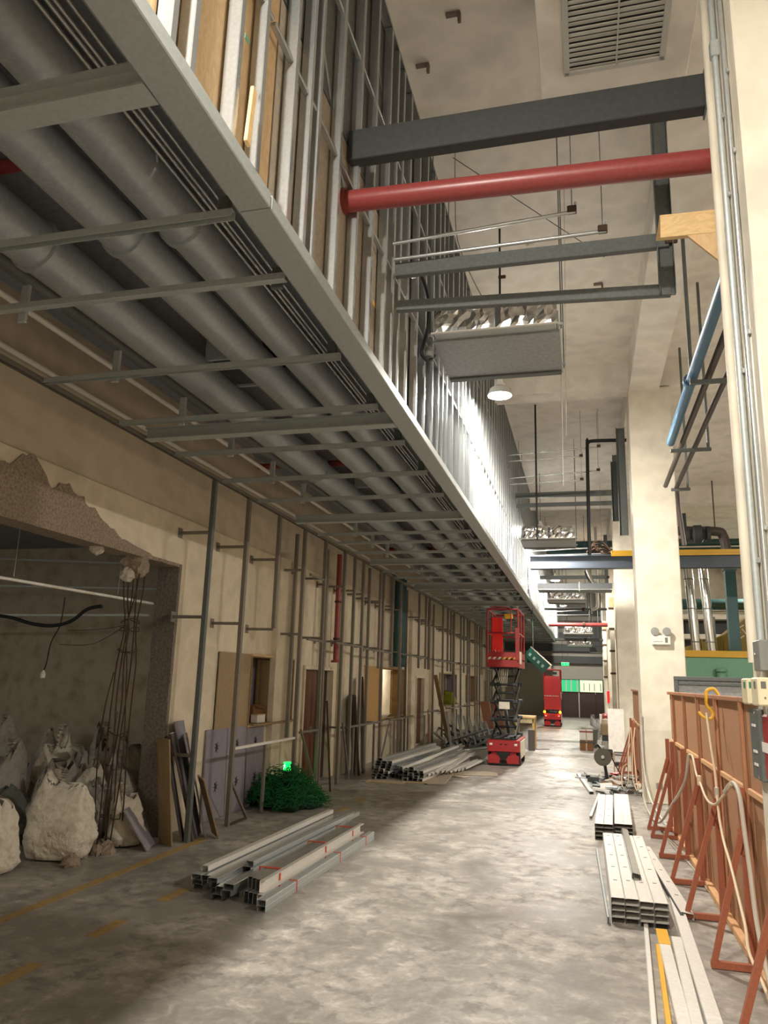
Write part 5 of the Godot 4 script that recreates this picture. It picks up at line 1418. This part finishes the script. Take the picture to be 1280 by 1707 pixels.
func piles() -> void:
	var c10 := cprof(0.10, 0.048, 0.0025, 0.008)
	var c7 := cprof(0.075, 0.045, 0.0025, 0.008)
	# bundle in the middle of the floor on the left
	var lab := "galvanised channel in the strapped bundle lying on the shaded floor"
	var grp := "channels of the strapped floor bundle"
	# block of channels on edge at the right side of the bundle
	for i in 4: loose("steel_channel", M.galv_bright if i == 0 else M.galv, c10, V(-2.865 - 0.05 * i + 0.048, 0.052, 6.62 + 0.02 * i), V(-2.815 - 0.05 * i + 0.048, 0.052, 9.62 + 0.02 * i), -90, "strapped bundle channel on edge, lower row, %s from the bright side" % nth(i), grp)
	for i in 4: loose("steel_channel", M.galv_bright if i == 0 else M.galv, c10, V(-2.865 - 0.05 * i + 0.048, 0.155, 6.66 + 0.03 * i), V(-2.815 - 0.05 * i + 0.048, 0.155, 9.6 + 0.02 * i), -90, "strapped bundle channel on edge, upper row, %s from the bright side" % nth(i), grp)
	for j in 3:
		for i in 5:
			var x := -3.12 - 0.105 * i + rng.randf_range(-0.012, 0.012)
			var d := 6.72 + 0.05 * i + rng.randf_range(-0.1, 0.15) + (0.5 if (i == 1 and j == 2) else 0.0)
			loose("steel_channel", M.galv if (i + j) % 3 else M.galv_dull, c10, V(x, 0.049 + 0.05 * j, d), V(x + 0.08 + rng.randf_range(-0.03, 0.03), 0.049 + 0.05 * j, d + 3.3 + rng.randf_range(-0.1, 0.3)), 0, "strapped bundle channel lying flat, %s layer, %s from the straps" % [tier(j, 3), nth(i)], grp)
	loose("steel_channel", M.galv_dull, c7, V(-3.2, 0.20, 7.3), V(-3.1, 0.20, 10.3), 0, "single channel lying on top of the strapped bundle, set back", "")
	loose("steel_channel", M.galv_bright, c7, V(-3.5, 0.205, 6.95), V(-3.42, 0.205, 10.4), 0, "bright channel on the left top edge of the strapped bundle", "")
	for j in 2: loose("steel_channel", M.galv_dull, c7, V(-2.72, 0.046 + 0.047 * j, 6.5), V(-2.66, 0.046 + 0.047 * j, 9.75), 0, ["lower", "upper"][j] + " one of two low channels along the bright side of the strapped bundle", "two low channels beside the strapped bundle")
	for i in 3:
		var d: float = [7.1, 8.35, 9.3][i]
		var x := -2.865 + 0.0167 * (d - 6.62) + 0.05
		var t := thing("orange_strap", ["orange strap round the near end of the channel bundle", "orange strap round the middle of the channel bundle", "orange strap round the far end of the channel bundle"][i], "strap", V(x, 0, d))
		B(t, "strap_side", M.orange_band, Vector3(0.004, 0.105, 0), Vector3(0.004, 0.21, 0.035)); B(t, "strap_top", M.orange_band, Vector3(-0.1, 0.209, 0), Vector3(0.21, 0.004, 0.035)); B(t, "strap_side", M.orange_band, Vector3(-0.203, 0.105, 0), Vector3(0.003, 0.21, 0.035))
		var t2 := thing("red_tie", ["small red tie on the near end of the low channels", "small red tie on the middle of the low channels", "small red tie on the far end of the low channels"][i], "tie", V(-2.72 + 0.018 * (d + 0.1 - 6.5), 0, d + 0.1))
		B(t2, "tie_side", M.orange_band, Vector3(0.040, 0.048, 0), Vector3(0.003, 0.095, 0.02)); B(t2, "tie_top", M.orange_band, Vector3(0, 0.0965, 0), Vector3(0.08, 0.003, 0.02))
	# big pile before the second door
	lab = "galvanised channel lying askew between and beside the blocks of the big floor pile"
	grp = "channels of the big floor pile"
	for k in 2:
		var bd := thing("floor_board", ["wide thin board under the big channel pile, nearer the wall", "thin board under the corridor side of the big channel pile"][k], "board", V([-3.85, -3.2][k], 0, [15.0, 15.3][k]))
		B(bd, "board", M.board_tan, V(0, 0.012, 1.6), Vector3(0.75, 0.02, 3.4), Vector3(0, 4 * k, 0)); B(bd, "edge", M.ply_pale, V(0, 0.012, -0.11), Vector3(0.75, 0.02, 0.02), Vector3(0, 4 * k, 0))
	for j in 8:
		for i in 3:
			if j == 7 and i > 0: continue
			var x := -4.15 + 0.105 * i + 0.018 * j
			loose("steel_channel", M.galv if (i + j) % 4 else M.galv_bright, c10, V(x, 0.075 + 0.05 * j, 15.2 + 0.05 * i + rng.randf_range(-0.04, 0.04)), V(x + 0.25, 0.075 + 0.05 * j, 19.4 + rng.randf_range(-0.2, 0.4)), 0, "big pile channel in the wall block, %s layer, %s from the wall" % [tier(j, 8), nth(i)], grp)
	for j in 5:
		for i in 4:
			if j == 4 and i != 1: continue
			var x := -3.52 + 0.105 * i + rng.randf_range(-0.01, 0.01)
			loose("steel_channel", M.galv_bright if (i + j) % 3 == 0 else M.galv, c10, V(x, 0.075 + 0.05 * j, 15.3 + rng.randf_range(-0.05, 0.05)), V(x + 0.33, 0.075 + 0.05 * j, 19.7 + rng.randf_range(-0.3, 0.3)), 0, "big pile channel in the corridor block, %s layer, %s from left" % [tier(j, 5), nth(i)], grp)
	for i in 14:
		var x := -3.80 + rng.randf() * 0.3
		loose("steel_channel", M.galv_bright if i % 2 else M.galv, c7, V(x, 0.08 + rng.randf() * 0.2, 15.3 + rng.randf() * 0.5), V(x + rng.randf_range(0.1, 0.6), 0.12 + rng.randf() * 0.3, 19.0 + rng.randf()), rng.randf_range(-50, 50), lab, grp)
	for i in 10:
		var x := -3.10 + 0.05 * i
		loose("steel_channel", M.galv_bright, c7, V(x - 0.05, 0.08 + (0.05 if i < 5 else 0.0), 15.6 + 0.22 * i), V(x + 0.12, 0.06 + (0.2 if i < 5 else 0.03), 19.6 + rng.randf_range(-0.2, 0.3)), rng.randf_range(-30, 30), lab, grp)
	# dark heap near the lift
	lab = "dark loose steel section in the heap against the wall left of the tall lift"
	grp = "dark heap left of the lift"
	for i in 34:
		var a := V(-4.1 + rng.randf() * 1.0, 0.03 + rng.randf() * 0.25, 22.0 + rng.randf() * 4.5)
		var an := rng.randf_range(-0.5, 0.5)
		var l := rng.randf_range(1.5, 3.0)
		loose("steel_section", M.dark_steel if i % 3 else M.galv, c7, a, a + V(sin(an) * l, rng.randf_range(0.0, 0.35), cos(an) * l), rng.randf_range(0, 180), lab, grp)
	for i in 8:
		var a := V(-3.9 + 0.14 * i, 0.02, 23.0 + 0.3 * i)
		loose("steel_section", M.galv, c7, a, a + V(-0.45, 1.0 - 0.05 * i, 1.6), 20, "light steel section leaning up over the dark heap left of the lift", "light sections leaning on the dark heap")
	# right hand stacks along the hoarding
	lab = "wide galvanised stud in the near slotted stack beside the hoarding braces"
	grp = "studs of the near slotted stack"
	var w := cprof(0.112, 0.05, 0.0025, 0.01)
	for j in 4:
		for i in 4:
			var x := 0.205 + 0.115 * i
			var near := 7.24 - (0.05 if i > 1 else 0.0)
			var o := loose("steel_stud", M.galv_bright, w, V(x, 0.051 + 0.0505 * j, near + 0.012 * (j % 2)), V(x - 0.01, 0.051 + 0.0505 * j, near + 3.0), 0, "near slotted stack stud, %s layer, %s from the left" % [tier(j, 4), nth(i)], grp)
			if j == 3: slot_marks(o, 3.0, 0.55, 0.62 + 0.02 * i)
	lab = "wide galvanised stud in the far slotted stack by the cut-off saw"
	grp = "studs of the far slotted stack"
	for j in 4:
		for i in 4:
			var x: float = [0.105, 0.22, 0.355, 0.467][i]
			var o := loose("steel_stud", M.galv_bright, w, V(x, 0.051 + 0.0505 * j, 10.85 + 0.1 * (i / 2)), V(x + 0.09, 0.051 + 0.0505 * j, 13.7 + 0.2 * (i / 2)), 0, "far stack stud by the saw, %s layer, %s from the left" % [tier(j, 4), nth(i)], grp)
			if j == 3 and i < 2: slot_marks(o, 3.0, 0.6, 0.7)
	loose("steel_stud", M.galv, c7, V(0.40, 0.255, 7.95), V(0.40, 0.255, 10.3), 12, "single stud lying askew on top of the near slotted stack", "")
	loose("steel_channel", M.galv_dull, cprof(0.02, 0.05, 0.004), V(0.12, 0.06, 7.2), V(0.06, 0.06, 10.0), 0, "thin steel strip standing along the left side of the near stack", "")
	var o1 := loose("steel_stud", M.galv_bright, w, V(0.79, 0.06, 7.55), V(0.64, 0.06, 10.4), 8, "slotted stud lying along the right side of the near stack", "")
	slot_marks(o1, 2.85, 0.5, 0.6)
	loose("steel_channel", M.dark_steel, cprof(0.03, 0.03, 0.004), V(0.735, 0.06, 7.5), V(0.60, 0.06, 10.4), 0, "narrow dark strip between the near stack and the slotted stud", "")
	# strips at the bottom right corner
	var strips := [
		[0.25, 3.6, 0.425, 7.32, 0.036, 0.03, "galv_bright", "thin pale strip, leftmost on the floor at the bottom right corner"],
		[0.35, 3.8, 0.475, 6.75, 0.035, 0.02, "yellow", "orange yellow strip lying in a gap between the pale strips"],
		[0.47, 3.6, 0.53, 7.1, 0.085, 0.035, "galv_bright", "pale channel with an orange end at the bottom right corner"],
		[0.505, 3.4, 0.625, 6.9, 0.075, 0.045, "galv_bright", "pale channel in the middle of the bottom right strips"],
		[0.575, 3.5, 0.675, 6.2, 0.04, 0.02, "galv_dull", "narrow grey strip right of the pale middle channel"],
		[0.63, 3.6, 0.745, 8.4, 0.095, 0.05, "galv_bright", "long pale channel running under the nearest brace foot"]]
	for q in strips:
		var m: Material = M[q[6]]
		var s := loose("floor_strip", m, cprof(q[4], q[5], 0.003), V(q[0], q[5] + 0.001, q[1]), V(q[2], q[5] + 0.001, q[3]), 0, q[7], "")
		if q[7].contains("orange end"): B(s, "orange_end", M.yellow, Vector3(0, 0.002, V(q[0], 0, q[1]).distance_to(V(q[2], 0, q[3])) - 0.2), Vector3(q[4] + 0.002, 0.004, 0.38))

func lean_board(called: String, label: String, m: Material, bottom: Vector3, yaw: float, w: float, l: float, tilt: float, th := 0.014, roll := 0.0, edge: Material = null) -> void:
	# stands on its lower edge, faces +x (corridor) before yaw, leans back towards the wall
	var t := thing(called, label, "board", bottom, yaw)
	var bs := Basis(Vector3(0, 0, 1), deg_to_rad(tilt)) * Basis(Vector3(1, 0, 0), deg_to_rad(roll))
	var b := B(t, "sheet", m, Vector3.ZERO, Vector3(th, l, w))
	b.basis = bs
	b.position = bs * Vector3(0, l * 0.5, 0) + Vector3(0, absf(sin(deg_to_rad(roll))) * w * 0.5 + th * 0.3, 0)
	if edge != null:
		var e := B(t, "top_edge", edge, Vector3.ZERO, Vector3(th + 0.001, 0.008, w))
		e.basis = bs
		e.position = bs * Vector3(0, l + 0.002, 0) + Vector3(0, absf(sin(deg_to_rad(roll))) * w * 0.5 + th * 0.3, 0)

func left_floor_things() -> void:
	# rubble bags: x, d, w, depth, h, material, label
	var bags := [
		[-5.50, 7.50, 0.72, 0.55, 0.84, "bag_white", "big pale rubble bag in the middle of the bag heap, standing in front"],
		[-5.24, 8.30, 0.42, 0.42, 0.62, "bag_white", "pale rubble bag behind the rebars at the right of the heap front"],
		[-5.70, 6.70, 0.52, 0.5, 0.84, "bag_white", "white rubble bag cut by the left edge of the picture"],
		[-6.55, 7.9, 0.62, 0.55, 0.62, "bag_green", "dark greenish rubble bag left of the big pale one"],
		[-7.0, 8.3, 0.66, 0.6, 1.02, "bag_grey", "grey rubble bag at the upper left of the heap"],
		[-6.4, 8.7, 0.7, 0.6, 0.95, "bag_grey", "grey rubble bag behind the big pale one"],
		[-5.95, 8.55, 0.5, 0.5, 0.82, "bag_white", "small pale rubble bag right behind the big pale one"],
		[-5.72, 8.85, 0.5, 0.55, 0.86, "bag_grey", "grey rubble bag beside the concrete jamb"],
		[-6.25, 9.35, 0.6, 0.5, 1.16, "bag_grey", "tall grey rubble bag with a peaked top at the back of the heap"],
		[-5.85, 9.2, 0.55, 0.5, 1.1, "bag_grey", "twin-peaked grey rubble bag at the back right of the heap"],
		[-7.1, 9.3, 0.8, 0.6, 1.08, "bag_grey", "broad grey rubble bag at the back left of the heap"],
		[-7.9, 9.2, 0.8, 0.7, 1.2, "bag_grey", "grey rubble bag with a white tuft, farthest left in the heap"],
		[-7.6, 8.3, 0.7, 0.6, 0.8, "bag_green", "dim greenish rubble bag low at the left of the heap"],
		[-6.75, 8.9, 0.5, 0.5, 1.12, "bag_white", "pale rubble bag with a pointed tip near the back wall"],
		[-6.25, 8.1, 0.4, 0.4, 0.72, "bag_grey", "small folded rubble bag between the green and the big pale bag"],
		[-5.62, 8.35, 0.44, 0.45, 0.66, "bag_grey", "crumpled grey rubble bag between the rebars and the jamb"]]
	for i in bags.size():
		var q = bags[i]
		var b := put("rubble_bag", bag_mesh(100 + i * 7, q[2], q[3], q[4], 0.22 + 0.1 * (i % 3)), M[q[5]])
		b.position = V(q[0], 0, q[1])
		b.rotation_degrees.y = i * 47.0
		if i == 0: b.rotation_degrees.y = 10
		tag(b, q[6], "rubble bag")
	# grey dust heap under the bags
	var st := begin(false)
	var n := FastNoiseLite.new(); n.seed = 8; n.frequency = 0.9
	for i in 30:
		for j in 24:
			var p := []
			for c in [[0, 0], [1, 0], [1, 1], [0, 1]]:
				var x: float = -9.6 + (i + c[0]) * 0.14
				var d: float = 7.2 + (j + c[1]) * 0.135
				var r := clampf(1.0 - Vector2((x + 7.9) / 2.4, (d - 9.4) / 1.9).length(), 0, 1)
				p.append(V(x, r * (0.75 + 0.25 * n.get_noise_2d(x * 2, d * 2)) - 0.01, d))
			quad(st, p[0], p[1], p[2], p[3], Vector3.UP)
	var heap := put("rubble_heap", done(st), M.raw_concrete)
	tag(heap, "low grey rubble and dust heap spread under the bags", "rubble heap", "", "stuff")
	for i in 12:
		var ch := put("rubble_chunk", rock(0.035 + 0.02 * (i % 4), 400 + i), M.mortar)
		ch.position = V(-5.6 + rng.randf() * 0.5, 0.03, 7.2 + rng.randf() * 1.5)
		tag(ch, "small broken plaster chunk on the floor before the rubble bags", "rubble chunk", "plaster chunks before the bags")
	# leaning boards
	lean_board("leaning_board", "tall tan board leaning on the concrete jamb, leftmost of the tall boards", M.mdf_brown, V(-4.80, 0, 8.5), 58, 0.30, 1.2, 7, 0.018)
	lean_board("leaning_board", "short purple board leaning low beside the rubble bags", M.board_purple, V(-4.86, 0, 8.28), 20, 0.42, 0.52, 35, 0.02)
	lean_board("leaning_board", "dark thin board standing behind the tall tan board", M.board_dark, V(-4.72, 0, 8.75), 20, 0.22, 1.2, 14, 0.016)
	lean_board("leaning_board", "second dark thin board behind the first grey post", M.board_dark, V(-4.62, 0, 8.85), 16, 0.18, 1.28, 17, 0.016, 0.0, M.gypsum)
	lean_board("leaning_board", "tall purple grey board leaning behind the first grey post", M.board_purple, V(-4.70, 0, 9.05), 12, 0.36, 1.4, 14, 0.02)
	lean_board("leaning_board", "tall purple board with a pale edge right of the first grey post", M.board_purple, V(-4.66, 0, 9.18), 30, 0.34, 1.22, 15, 0.022, 6.0, M.mdf_brown)
	lean_board("leaning_board", "short tan board with a pink top edge, rightmost of the leaning boards", M.mdf_brown, V(-4.48, 0, 9.12), 42, 0.27, 0.74, 20, 0.018, 5.0, M.board_pink)
	lean_board("leaning_board", "tall dark grey board standing beside the double door", M.board_dark, V(-4.72, 0, 15.95), 30, 0.62, 1.62, 5, 0.02)
	lean_board("leaning_board", "narrow dark board standing behind the red standpipe", M.door_dark, V(-4.85, 0, 16.9), 30, 0.3, 2.0, 3, 0.02)
	lean_board("leaning_plank", "long tan plank leaning across the third window box", M.mdf_brown, V(-4.12, 0, 23.9), 40, 0.24, 2.2, 14, 0.025)
	lean_board("pink_board", "left pink board leaning on the wall behind the tall lift", M.board_pink, V(-4.15, 0, 34.2), 62, 0.5, 1.2, 18, 0.02)
	lean_board("pink_board", "right pink board leaning on the wall behind the tall lift", M.board_pink, V(-3.7, 0, 34.4), 68, 0.46, 1.15, 16, 0.02)
	lean_board("leaning_stick", "thin red stick leaning in the double doorway", M.rust, V(-4.4, 0, 13.3), 90, 0.03, 1.6, 14, 0.03)
	lean_board("leaning_stick", "thin orange stick leaning on the narrow brown door", M.brace_paint, V(-4.55, 0, 22.8), 90, 0.025, 1.15, 10, 0.025)
	# green debris net
	var net := thing("green_net", "heap of dark green debris netting on the floor under the exit sign", "netting", V(-4.52, 0, 11.55))
	for q in [[0, 0, 0, 0.85, 0.75, 0.40], [-0.22, 0, -0.22, 0.6, 0.6, 0.42], [0.32, 0, -0.1, 0.4, 0.5, 0.2], [0.1, 0, -0.45, 0.4, 0.4, 0.3], [0.1, 0, 0.3, 0.5, 0.4, 0.28]]:
		var m := put("net_fold", bag_mesh(int(q[3] * 31 + q[5] * 97), q[3], q[4], q[5], 0.1), M.net_core, net)
		m.position = Vector3(q[0], q[1], q[2])
	var ns := SurfaceTool.new()
	ns.begin(Mesh.PRIMITIVE_TRIANGLES)
	var nr := RandomNumberGenerator.new(); nr.seed = 6
	for i in 900:
		var a := nr.randf() * TAU
		var rad := 0.62 * sqrt(nr.randf())
		var top := (0.46 + 0.1 * sin(a * 3.0) + 0.06 * sin(a * 7.0)) * (1.0 - pow(rad / 0.70, 2.0)) + 0.03
		var c := Vector3(cos(a) * rad * 0.95, top * nr.randf_range(0.8, 1.08), sin(a) * rad * 0.95)
		var pts := []
		var v := Vector3(nr.randf_range(-1, 1), nr.randf_range(-0.4, 0.7), nr.randf_range(-1, 1)).normalized()
		var b := v.cross(Vector3(nr.randf(), 1, nr.randf())).normalized()
		for k in 6: pts.append(c + v * (k - 2.5) * 0.05 + b * sin(k * 1.3 + i) * 0.03)
		for k in 6: pts[k].y = maxf(pts[k].y, 0.006)
		add_tube(ns, pts, 0.005, 3)
	put("net_strands", ns.commit(), M.net_green, net).set_meta("kind", "stuff")
	exit_sign("small glowing green exit sign low on the wall above the green net", V(-5.02, 0.45, 12.75), 55, 0.34, 0.14)
	# bench past the lift
	var bn := thing("workbench", "small pale timber workbench behind the tall lift", "workbench", V(-1.85, 0, 24.4))
	B(bn, "top", M.ply_pale, Vector3(0, 0.97, 0), Vector3(0.6, 0.06, 0.9)); B(bn, "apron", M.board_yellow, Vector3(0, 0.86, 0.42), Vector3(0.56, 0.14, 0.03))
	for q in [[-0.26, 0.4], [0.26, 0.4], [-0.26, -0.4], [0.26, -0.4]]: B(bn, "leg", M.ply_tan, Vector3(q[0], 0.47, q[1]), Vector3(0.07, 0.94, 0.07))
	B(bn, "side_board", M.board_dark, Vector3(0.2, 0.3, 0.44), Vector3(0.2, 0.6, 0.02))
	# scraps on the floor before the lift
	var scr := [[-2.4, 17.3, 1.0, 0.8, 15.0, "large flat beige sheet on the floor before the tall lift"], [-2.65, 16.6, 0.45, 0.3, -25.0, "small crumpled beige scrap before the big channel pile"], [-1.4, 24.6, 0.6, 0.1, 30.0, "thin dark scrap beside the workbench"], [-2.95, 15.2, 0.3, 0.2, 40.0, "small tan scrap in front of the big channel pile"]]
	for q in scr:
		var s := slab(null, "floor_scrap", M.board_tan if q[1] < 20 else M.board_dark, PackedVector2Array([Vector2(-0.5 * q[2], -0.45 * q[3]), Vector2(0.42 * q[2], -0.5 * q[3]), Vector2(0.5 * q[2], 0.2 * q[3]), Vector2(0.3 * q[2], 0.5 * q[3]), Vector2(-0.45 * q[2], 0.42 * q[3])]), V(q[0], 0.009, q[1]), Vector3(1, 0, 0), Vector3(0, 0, -1), 0.008)
		s.rotation_degrees.y = q[4]
		tag(s, q[5], "scrap")

func right_floor_things() -> void:
	var c7 := cprof(0.075, 0.045, 0.0025, 0.008)
	loose("steel_channel", M.galv_bright, c7, V(0.03, 0.05, 15.2), V(-0.24, 0.05, 18.2), 0, "loose channel left of the offcuts, lying alone on the floor", "")
	loose("steel_channel", M.galv, c7, V(0.36, 0.05, 14.7), V(-0.08, 0.05, 18.5), 0, "long loose channel beside the offcuts", "")
	loose("steel_channel", M.galv_bright, cprof(0.04, 0.03, 0.003), V(0.0, 0.04, 12.5), V(0.16, 0.04, 15.1), 0, "thin strip lying left of the far slotted stack", "")
	# cut-off saw
	var s := thing("cutoff_saw", "dark cut-off saw with a big grey abrasive disc among the offcuts", "saw", V(0.27, 0, 16.6))
	B(s, "base_plate", M.black_steel, Vector3(-0.05, 0.05, 0.0), Vector3(0.34, 0.07, 0.5)); B(s, "fence", M.dark_steel, Vector3(-0.2, 0.12, 0.12), Vector3(0.22, 0.1, 0.06))
	tube(s, "clamp_screw", M.galv_dull, [Vector3(-0.55, 0.14, 0.1), Vector3(-0.2, 0.14, 0.1)], 0.014, 7)
	lathe(s, "clamp_handle", M.black_steel, [[0.0, -0.03], [0.04, -0.03], [0.04, 0.03], [0.0, 0.03]], Vector3(-0.3, 0.17, 0.1), 10)
	lathe(s, "disc", M.disc, [[0.0, -0.012], [0.05, -0.012], [0.055, -0.006], [0.172, -0.005], [0.172, 0.005], [0.055, 0.006], [0.05, 0.014], [0.0, 0.016]], Vector3(0, 0.56, 0.12), 30, Basis(Vector3(1, 0, 0), PI / 2))
	lathe(s, "arbor", M.galv_dull, [[0.0, 0.014], [0.035, 0.014], [0.03, 0.03], [0.0, 0.032]], Vector3(0, 0.56, 0.12), 14, Basis(Vector3(1, 0, 0), PI / 2))
	bar(s, "pivot_arm", M.black_steel, Vector3(0.08, 0.1, 0.0), Vector3(0.02, 0.52, -0.02), 0.07, 0.06)
	lathe(s, "motor", M.black_steel, [[0.0, -0.14], [0.08, -0.13], [0.09, 0.1], [0.05, 0.14], [0.0, 0.14]], Vector3(0.06, 0.62, -0.12), 16, Basis(Vector3(0, 0, 1), PI / 2))
	tube(s, "handle", M.black_steel, smooth_path([Vector3(-0.02, 0.68, -0.02), Vector3(-0.1, 0.78, 0.0), Vector3(-0.16, 0.74, 0.02)], 4), 0.022, 8)
	tube(s, "power_cord", M.cable_black, smooth_path([Vector3(0.15, 0.6, -0.1), Vector3(0.3, 0.3, 0.0), Vector3(0.5, 0.06, 0.2), Vector3(0.7, 0.2, -0.2), Vector3(0.62, 0.4, -0.3)], 4), 0.012, 6)
	# red tool and its hose
	var rt := thing("red_tool", "red power tool lying among the offcuts under the hung cord", "power tool", V(0.56, 0.02, 17.4))
	B(rt, "body", M.red_paint, Vector3(0, 0.09, 0), Vector3(0.2, 0.14, 0.26), Vector3(0, 20, 8), 0.02); tube(rt, "nose", M.black_steel, [Vector3(-0.08, 0.09, 0.05), Vector3(-0.3, 0.05, 0.15)], 0.04, 10); B(rt, "battery", M.black_steel, Vector3(0.06, 0.03, -0.1), Vector3(0.14, 0.06, 0.12))
	# offcuts
	for i in 46:
		var w := rng.randf_range(0.06, 0.12)
		var l := rng.randf_range(0.18, 0.55)
		var a := V(rng.randf_range(0.2, 0.9), 0.05 + rng.randf() * 0.10, rng.randf_range(15.2, 17.9))
		var an := rng.randf_range(-1.5, 1.5)
		loose("steel_offcut", [M.galv, M.galv_bright, M.galv_dull][i % 3], cprof([0.06, 0.09, 0.11][i % 3], 0.045, 0.003), a, a + V(sin(an), rng.randf_range(-0.08, 0.1), cos(an)) * [0.22, 0.32, 0.45][(i / 3) % 3], rng.randf_range(-60, 60), "short steel stud offcut in the scrap heap by the cut-off saw", "steel offcuts by the saw")
	for i in 6:
		var o := thing("board_offcut", "broken brown board piece in the scrap heap by the cut-off saw", "offcut", V(0.3 + 0.08 * i, 0.13, 15.5 + 0.35 * i), 25.0 * i, "board pieces by the saw")
		B(o, "piece", M.cardboard if i % 2 else M.gypsum, Vector3.ZERO, Vector3(0.22, 0.012, 0.3), Vector3(12, 0, 6)); B(o, "torn_edge", M.gypsum, Vector3(0.11, 0.01, 0), Vector3(0.012, 0.02, 0.28))
	# small cart frame by the column
	var fr := thing("metal_stand", "small yellowish wire frame standing by the white board", "frame", V(0.72, 0, 19.3))
	for q in [[-0.15, -0.12], [0.15, -0.12], [-0.15, 0.12], [0.15, 0.12]]: tube(fr, "leg", M.pale_batten, [Vector3(q[0], 0, q[1]), Vector3(q[0], 0.45, q[1])], 0.012, 6)
	for y in [0.15, 0.44]:
		for sx in [-0.15, 0.15]: tube(fr, "rail", M.pale_batten, [Vector3(sx, y, -0.12), Vector3(sx, y, 0.12)], 0.012, 6)
		for sz in [-0.12, 0.12]: tube(fr, "rail", M.grey_steel, [Vector3(-0.15, y, sz), Vector3(0.15, y, sz)], 0.012, 6)
	B(fr, "tool_tray", M.dark_steel, Vector3(0, 0.2, 0), Vector3(0.26, 0.06, 0.2))
	# board, buckets, boxes
	var wb := thing("white_board", "white plasterboard sheet leaning on the third column", "board", V(0.80, 0, 23.95), 0)
	B(wb, "sheet", M.gypsum, Vector3(0.0, 0.66, -0.05), Vector3(0.46, 1.3, 0.014), Vector3(-9, 0, 0)); B(wb, "foot_strip", M.board_dark, Vector3(0.0, 0.02, 0.07), Vector3(0.55, 0.04, 0.05), Vector3(0, -15, 0))
	var bk := thing("grey_bucket", "grey bucket with white rim standing behind the red lidded box", "bucket", V(0.07, 0, 27.0))
	lathe(bk, "pail", M.grey_plastic, [[0.0, 0.0], [0.2, 0.0], [0.26, 0.55], [0.24, 0.55], [0.18, 0.03], [0.0, 0.03]], Vector3.ZERO, 20); lathe(bk, "rim", M.gypsum, [[0.25, 0.53], [0.28, 0.54], [0.28, 0.58], [0.25, 0.58]], Vector3.ZERO, 20); lathe(bk, "contents", M.gypsum, [[0.24, 0.5], [0.12, 0.6], [0.0, 0.66]], Vector3.ZERO, 14)
	for i in 2:
		var bx := thing("carton_box", ["brown box at the bottom of the small box stack by the bucket", "box with red and white lid on top of the small box stack"][i], "box", V(-0.06, 0.31 * i, 25.2))
		B(bx, "body", M.cardboard if i == 0 else M.gypsum, Vector3(0, 0.15, 0), Vector3(0.4, 0.3, 0.35)); B(bx, "lid", M.red_pipe if i == 1 else M.board_dark, Vector3(0, 0.25, 0), Vector3(0.41, 0.05, 0.36)); B(bx, "tape", M.board_tan, Vector3(0, 0.151, 0), Vector3(0.05, 0.302, 0.352))
	var tb := put("clear_bag", bag_mesh(71, 0.5, 0.4, 0.75, 0.3), M.grey_plastic)
	tb.position = V(0.28, 0, 32.0)
	tag(tb, "grey translucent bag standing by the far column foot", "bag")
	var mo := thing("mixer_motor", "brown dusty machine between the bag and the white board", "machine", V(0.62, 0, 29.0))
	B(mo, "body", M.mdf_brown, Vector3(0, 0.45, 0), Vector3(0.36, 0.4, 0.4), Vector3.ZERO, 0.03); B(mo, "stand", M.dark_steel, Vector3(0, 0.12, 0), Vector3(0.3, 0.24, 0.3)); lathe(mo, "cap", M.board_tan, [[0.18, 0.0], [0.14, 0.14], [0.0, 0.18]], Vector3(0, 0.65, 0), 14)
	var ex := thing("red_barrel", "red cylinder standing at the foot of the far column", "cylinder", V(0.80, 0, 34.2))
	lathe(ex, "body", M.red_pipe, [[0.0, 0.0], [0.24, 0.0], [0.25, 0.05], [0.25, 0.75], [0.2, 0.82], [0.0, 0.84]], Vector3.ZERO, 20); B(ex, "label_plate", M.gypsum, Vector3(-0.27, 0.5, 0.1), Vector3(0.1, 0.6, 0.16))
	var fe := thing("red_sign", "small red upright sign on the far column edge", "sign", V(0.88, 1.3, 34.6))
	B(fe, "plate", M.red_bright, Vector3(0, 0.2, 0), Vector3(0.1, 0.5, 0.03)); B(fe, "backing", M.gypsum, Vector3(0.0, 0.2, -0.02), Vector3(0.14, 0.54, 0.012))
	for i in 5:
		var p := thing("paint_tin", "small tin on the floor near the grey bucket", "tin", V([-0.2, 0.35, 0.5, 0.55, 0.3][i], 0, [29.5, 24.0, 26.0, 22.8, 30.5][i]), 0, "small tins by the bucket")
		lathe(p, "can", [M.dark_steel, M.galv, M.gypsum, M.grey_plastic, M.galv][i], [[0.0, 0.0], [0.1, 0.0], [0.1, 0.22], [0.0, 0.22]], Vector3.ZERO, 14); lathe(p, "lid", M.galv_dull, [[0.0, 0.22], [0.105, 0.22], [0.105, 0.235], [0.0, 0.235]], Vector3.ZERO, 14)
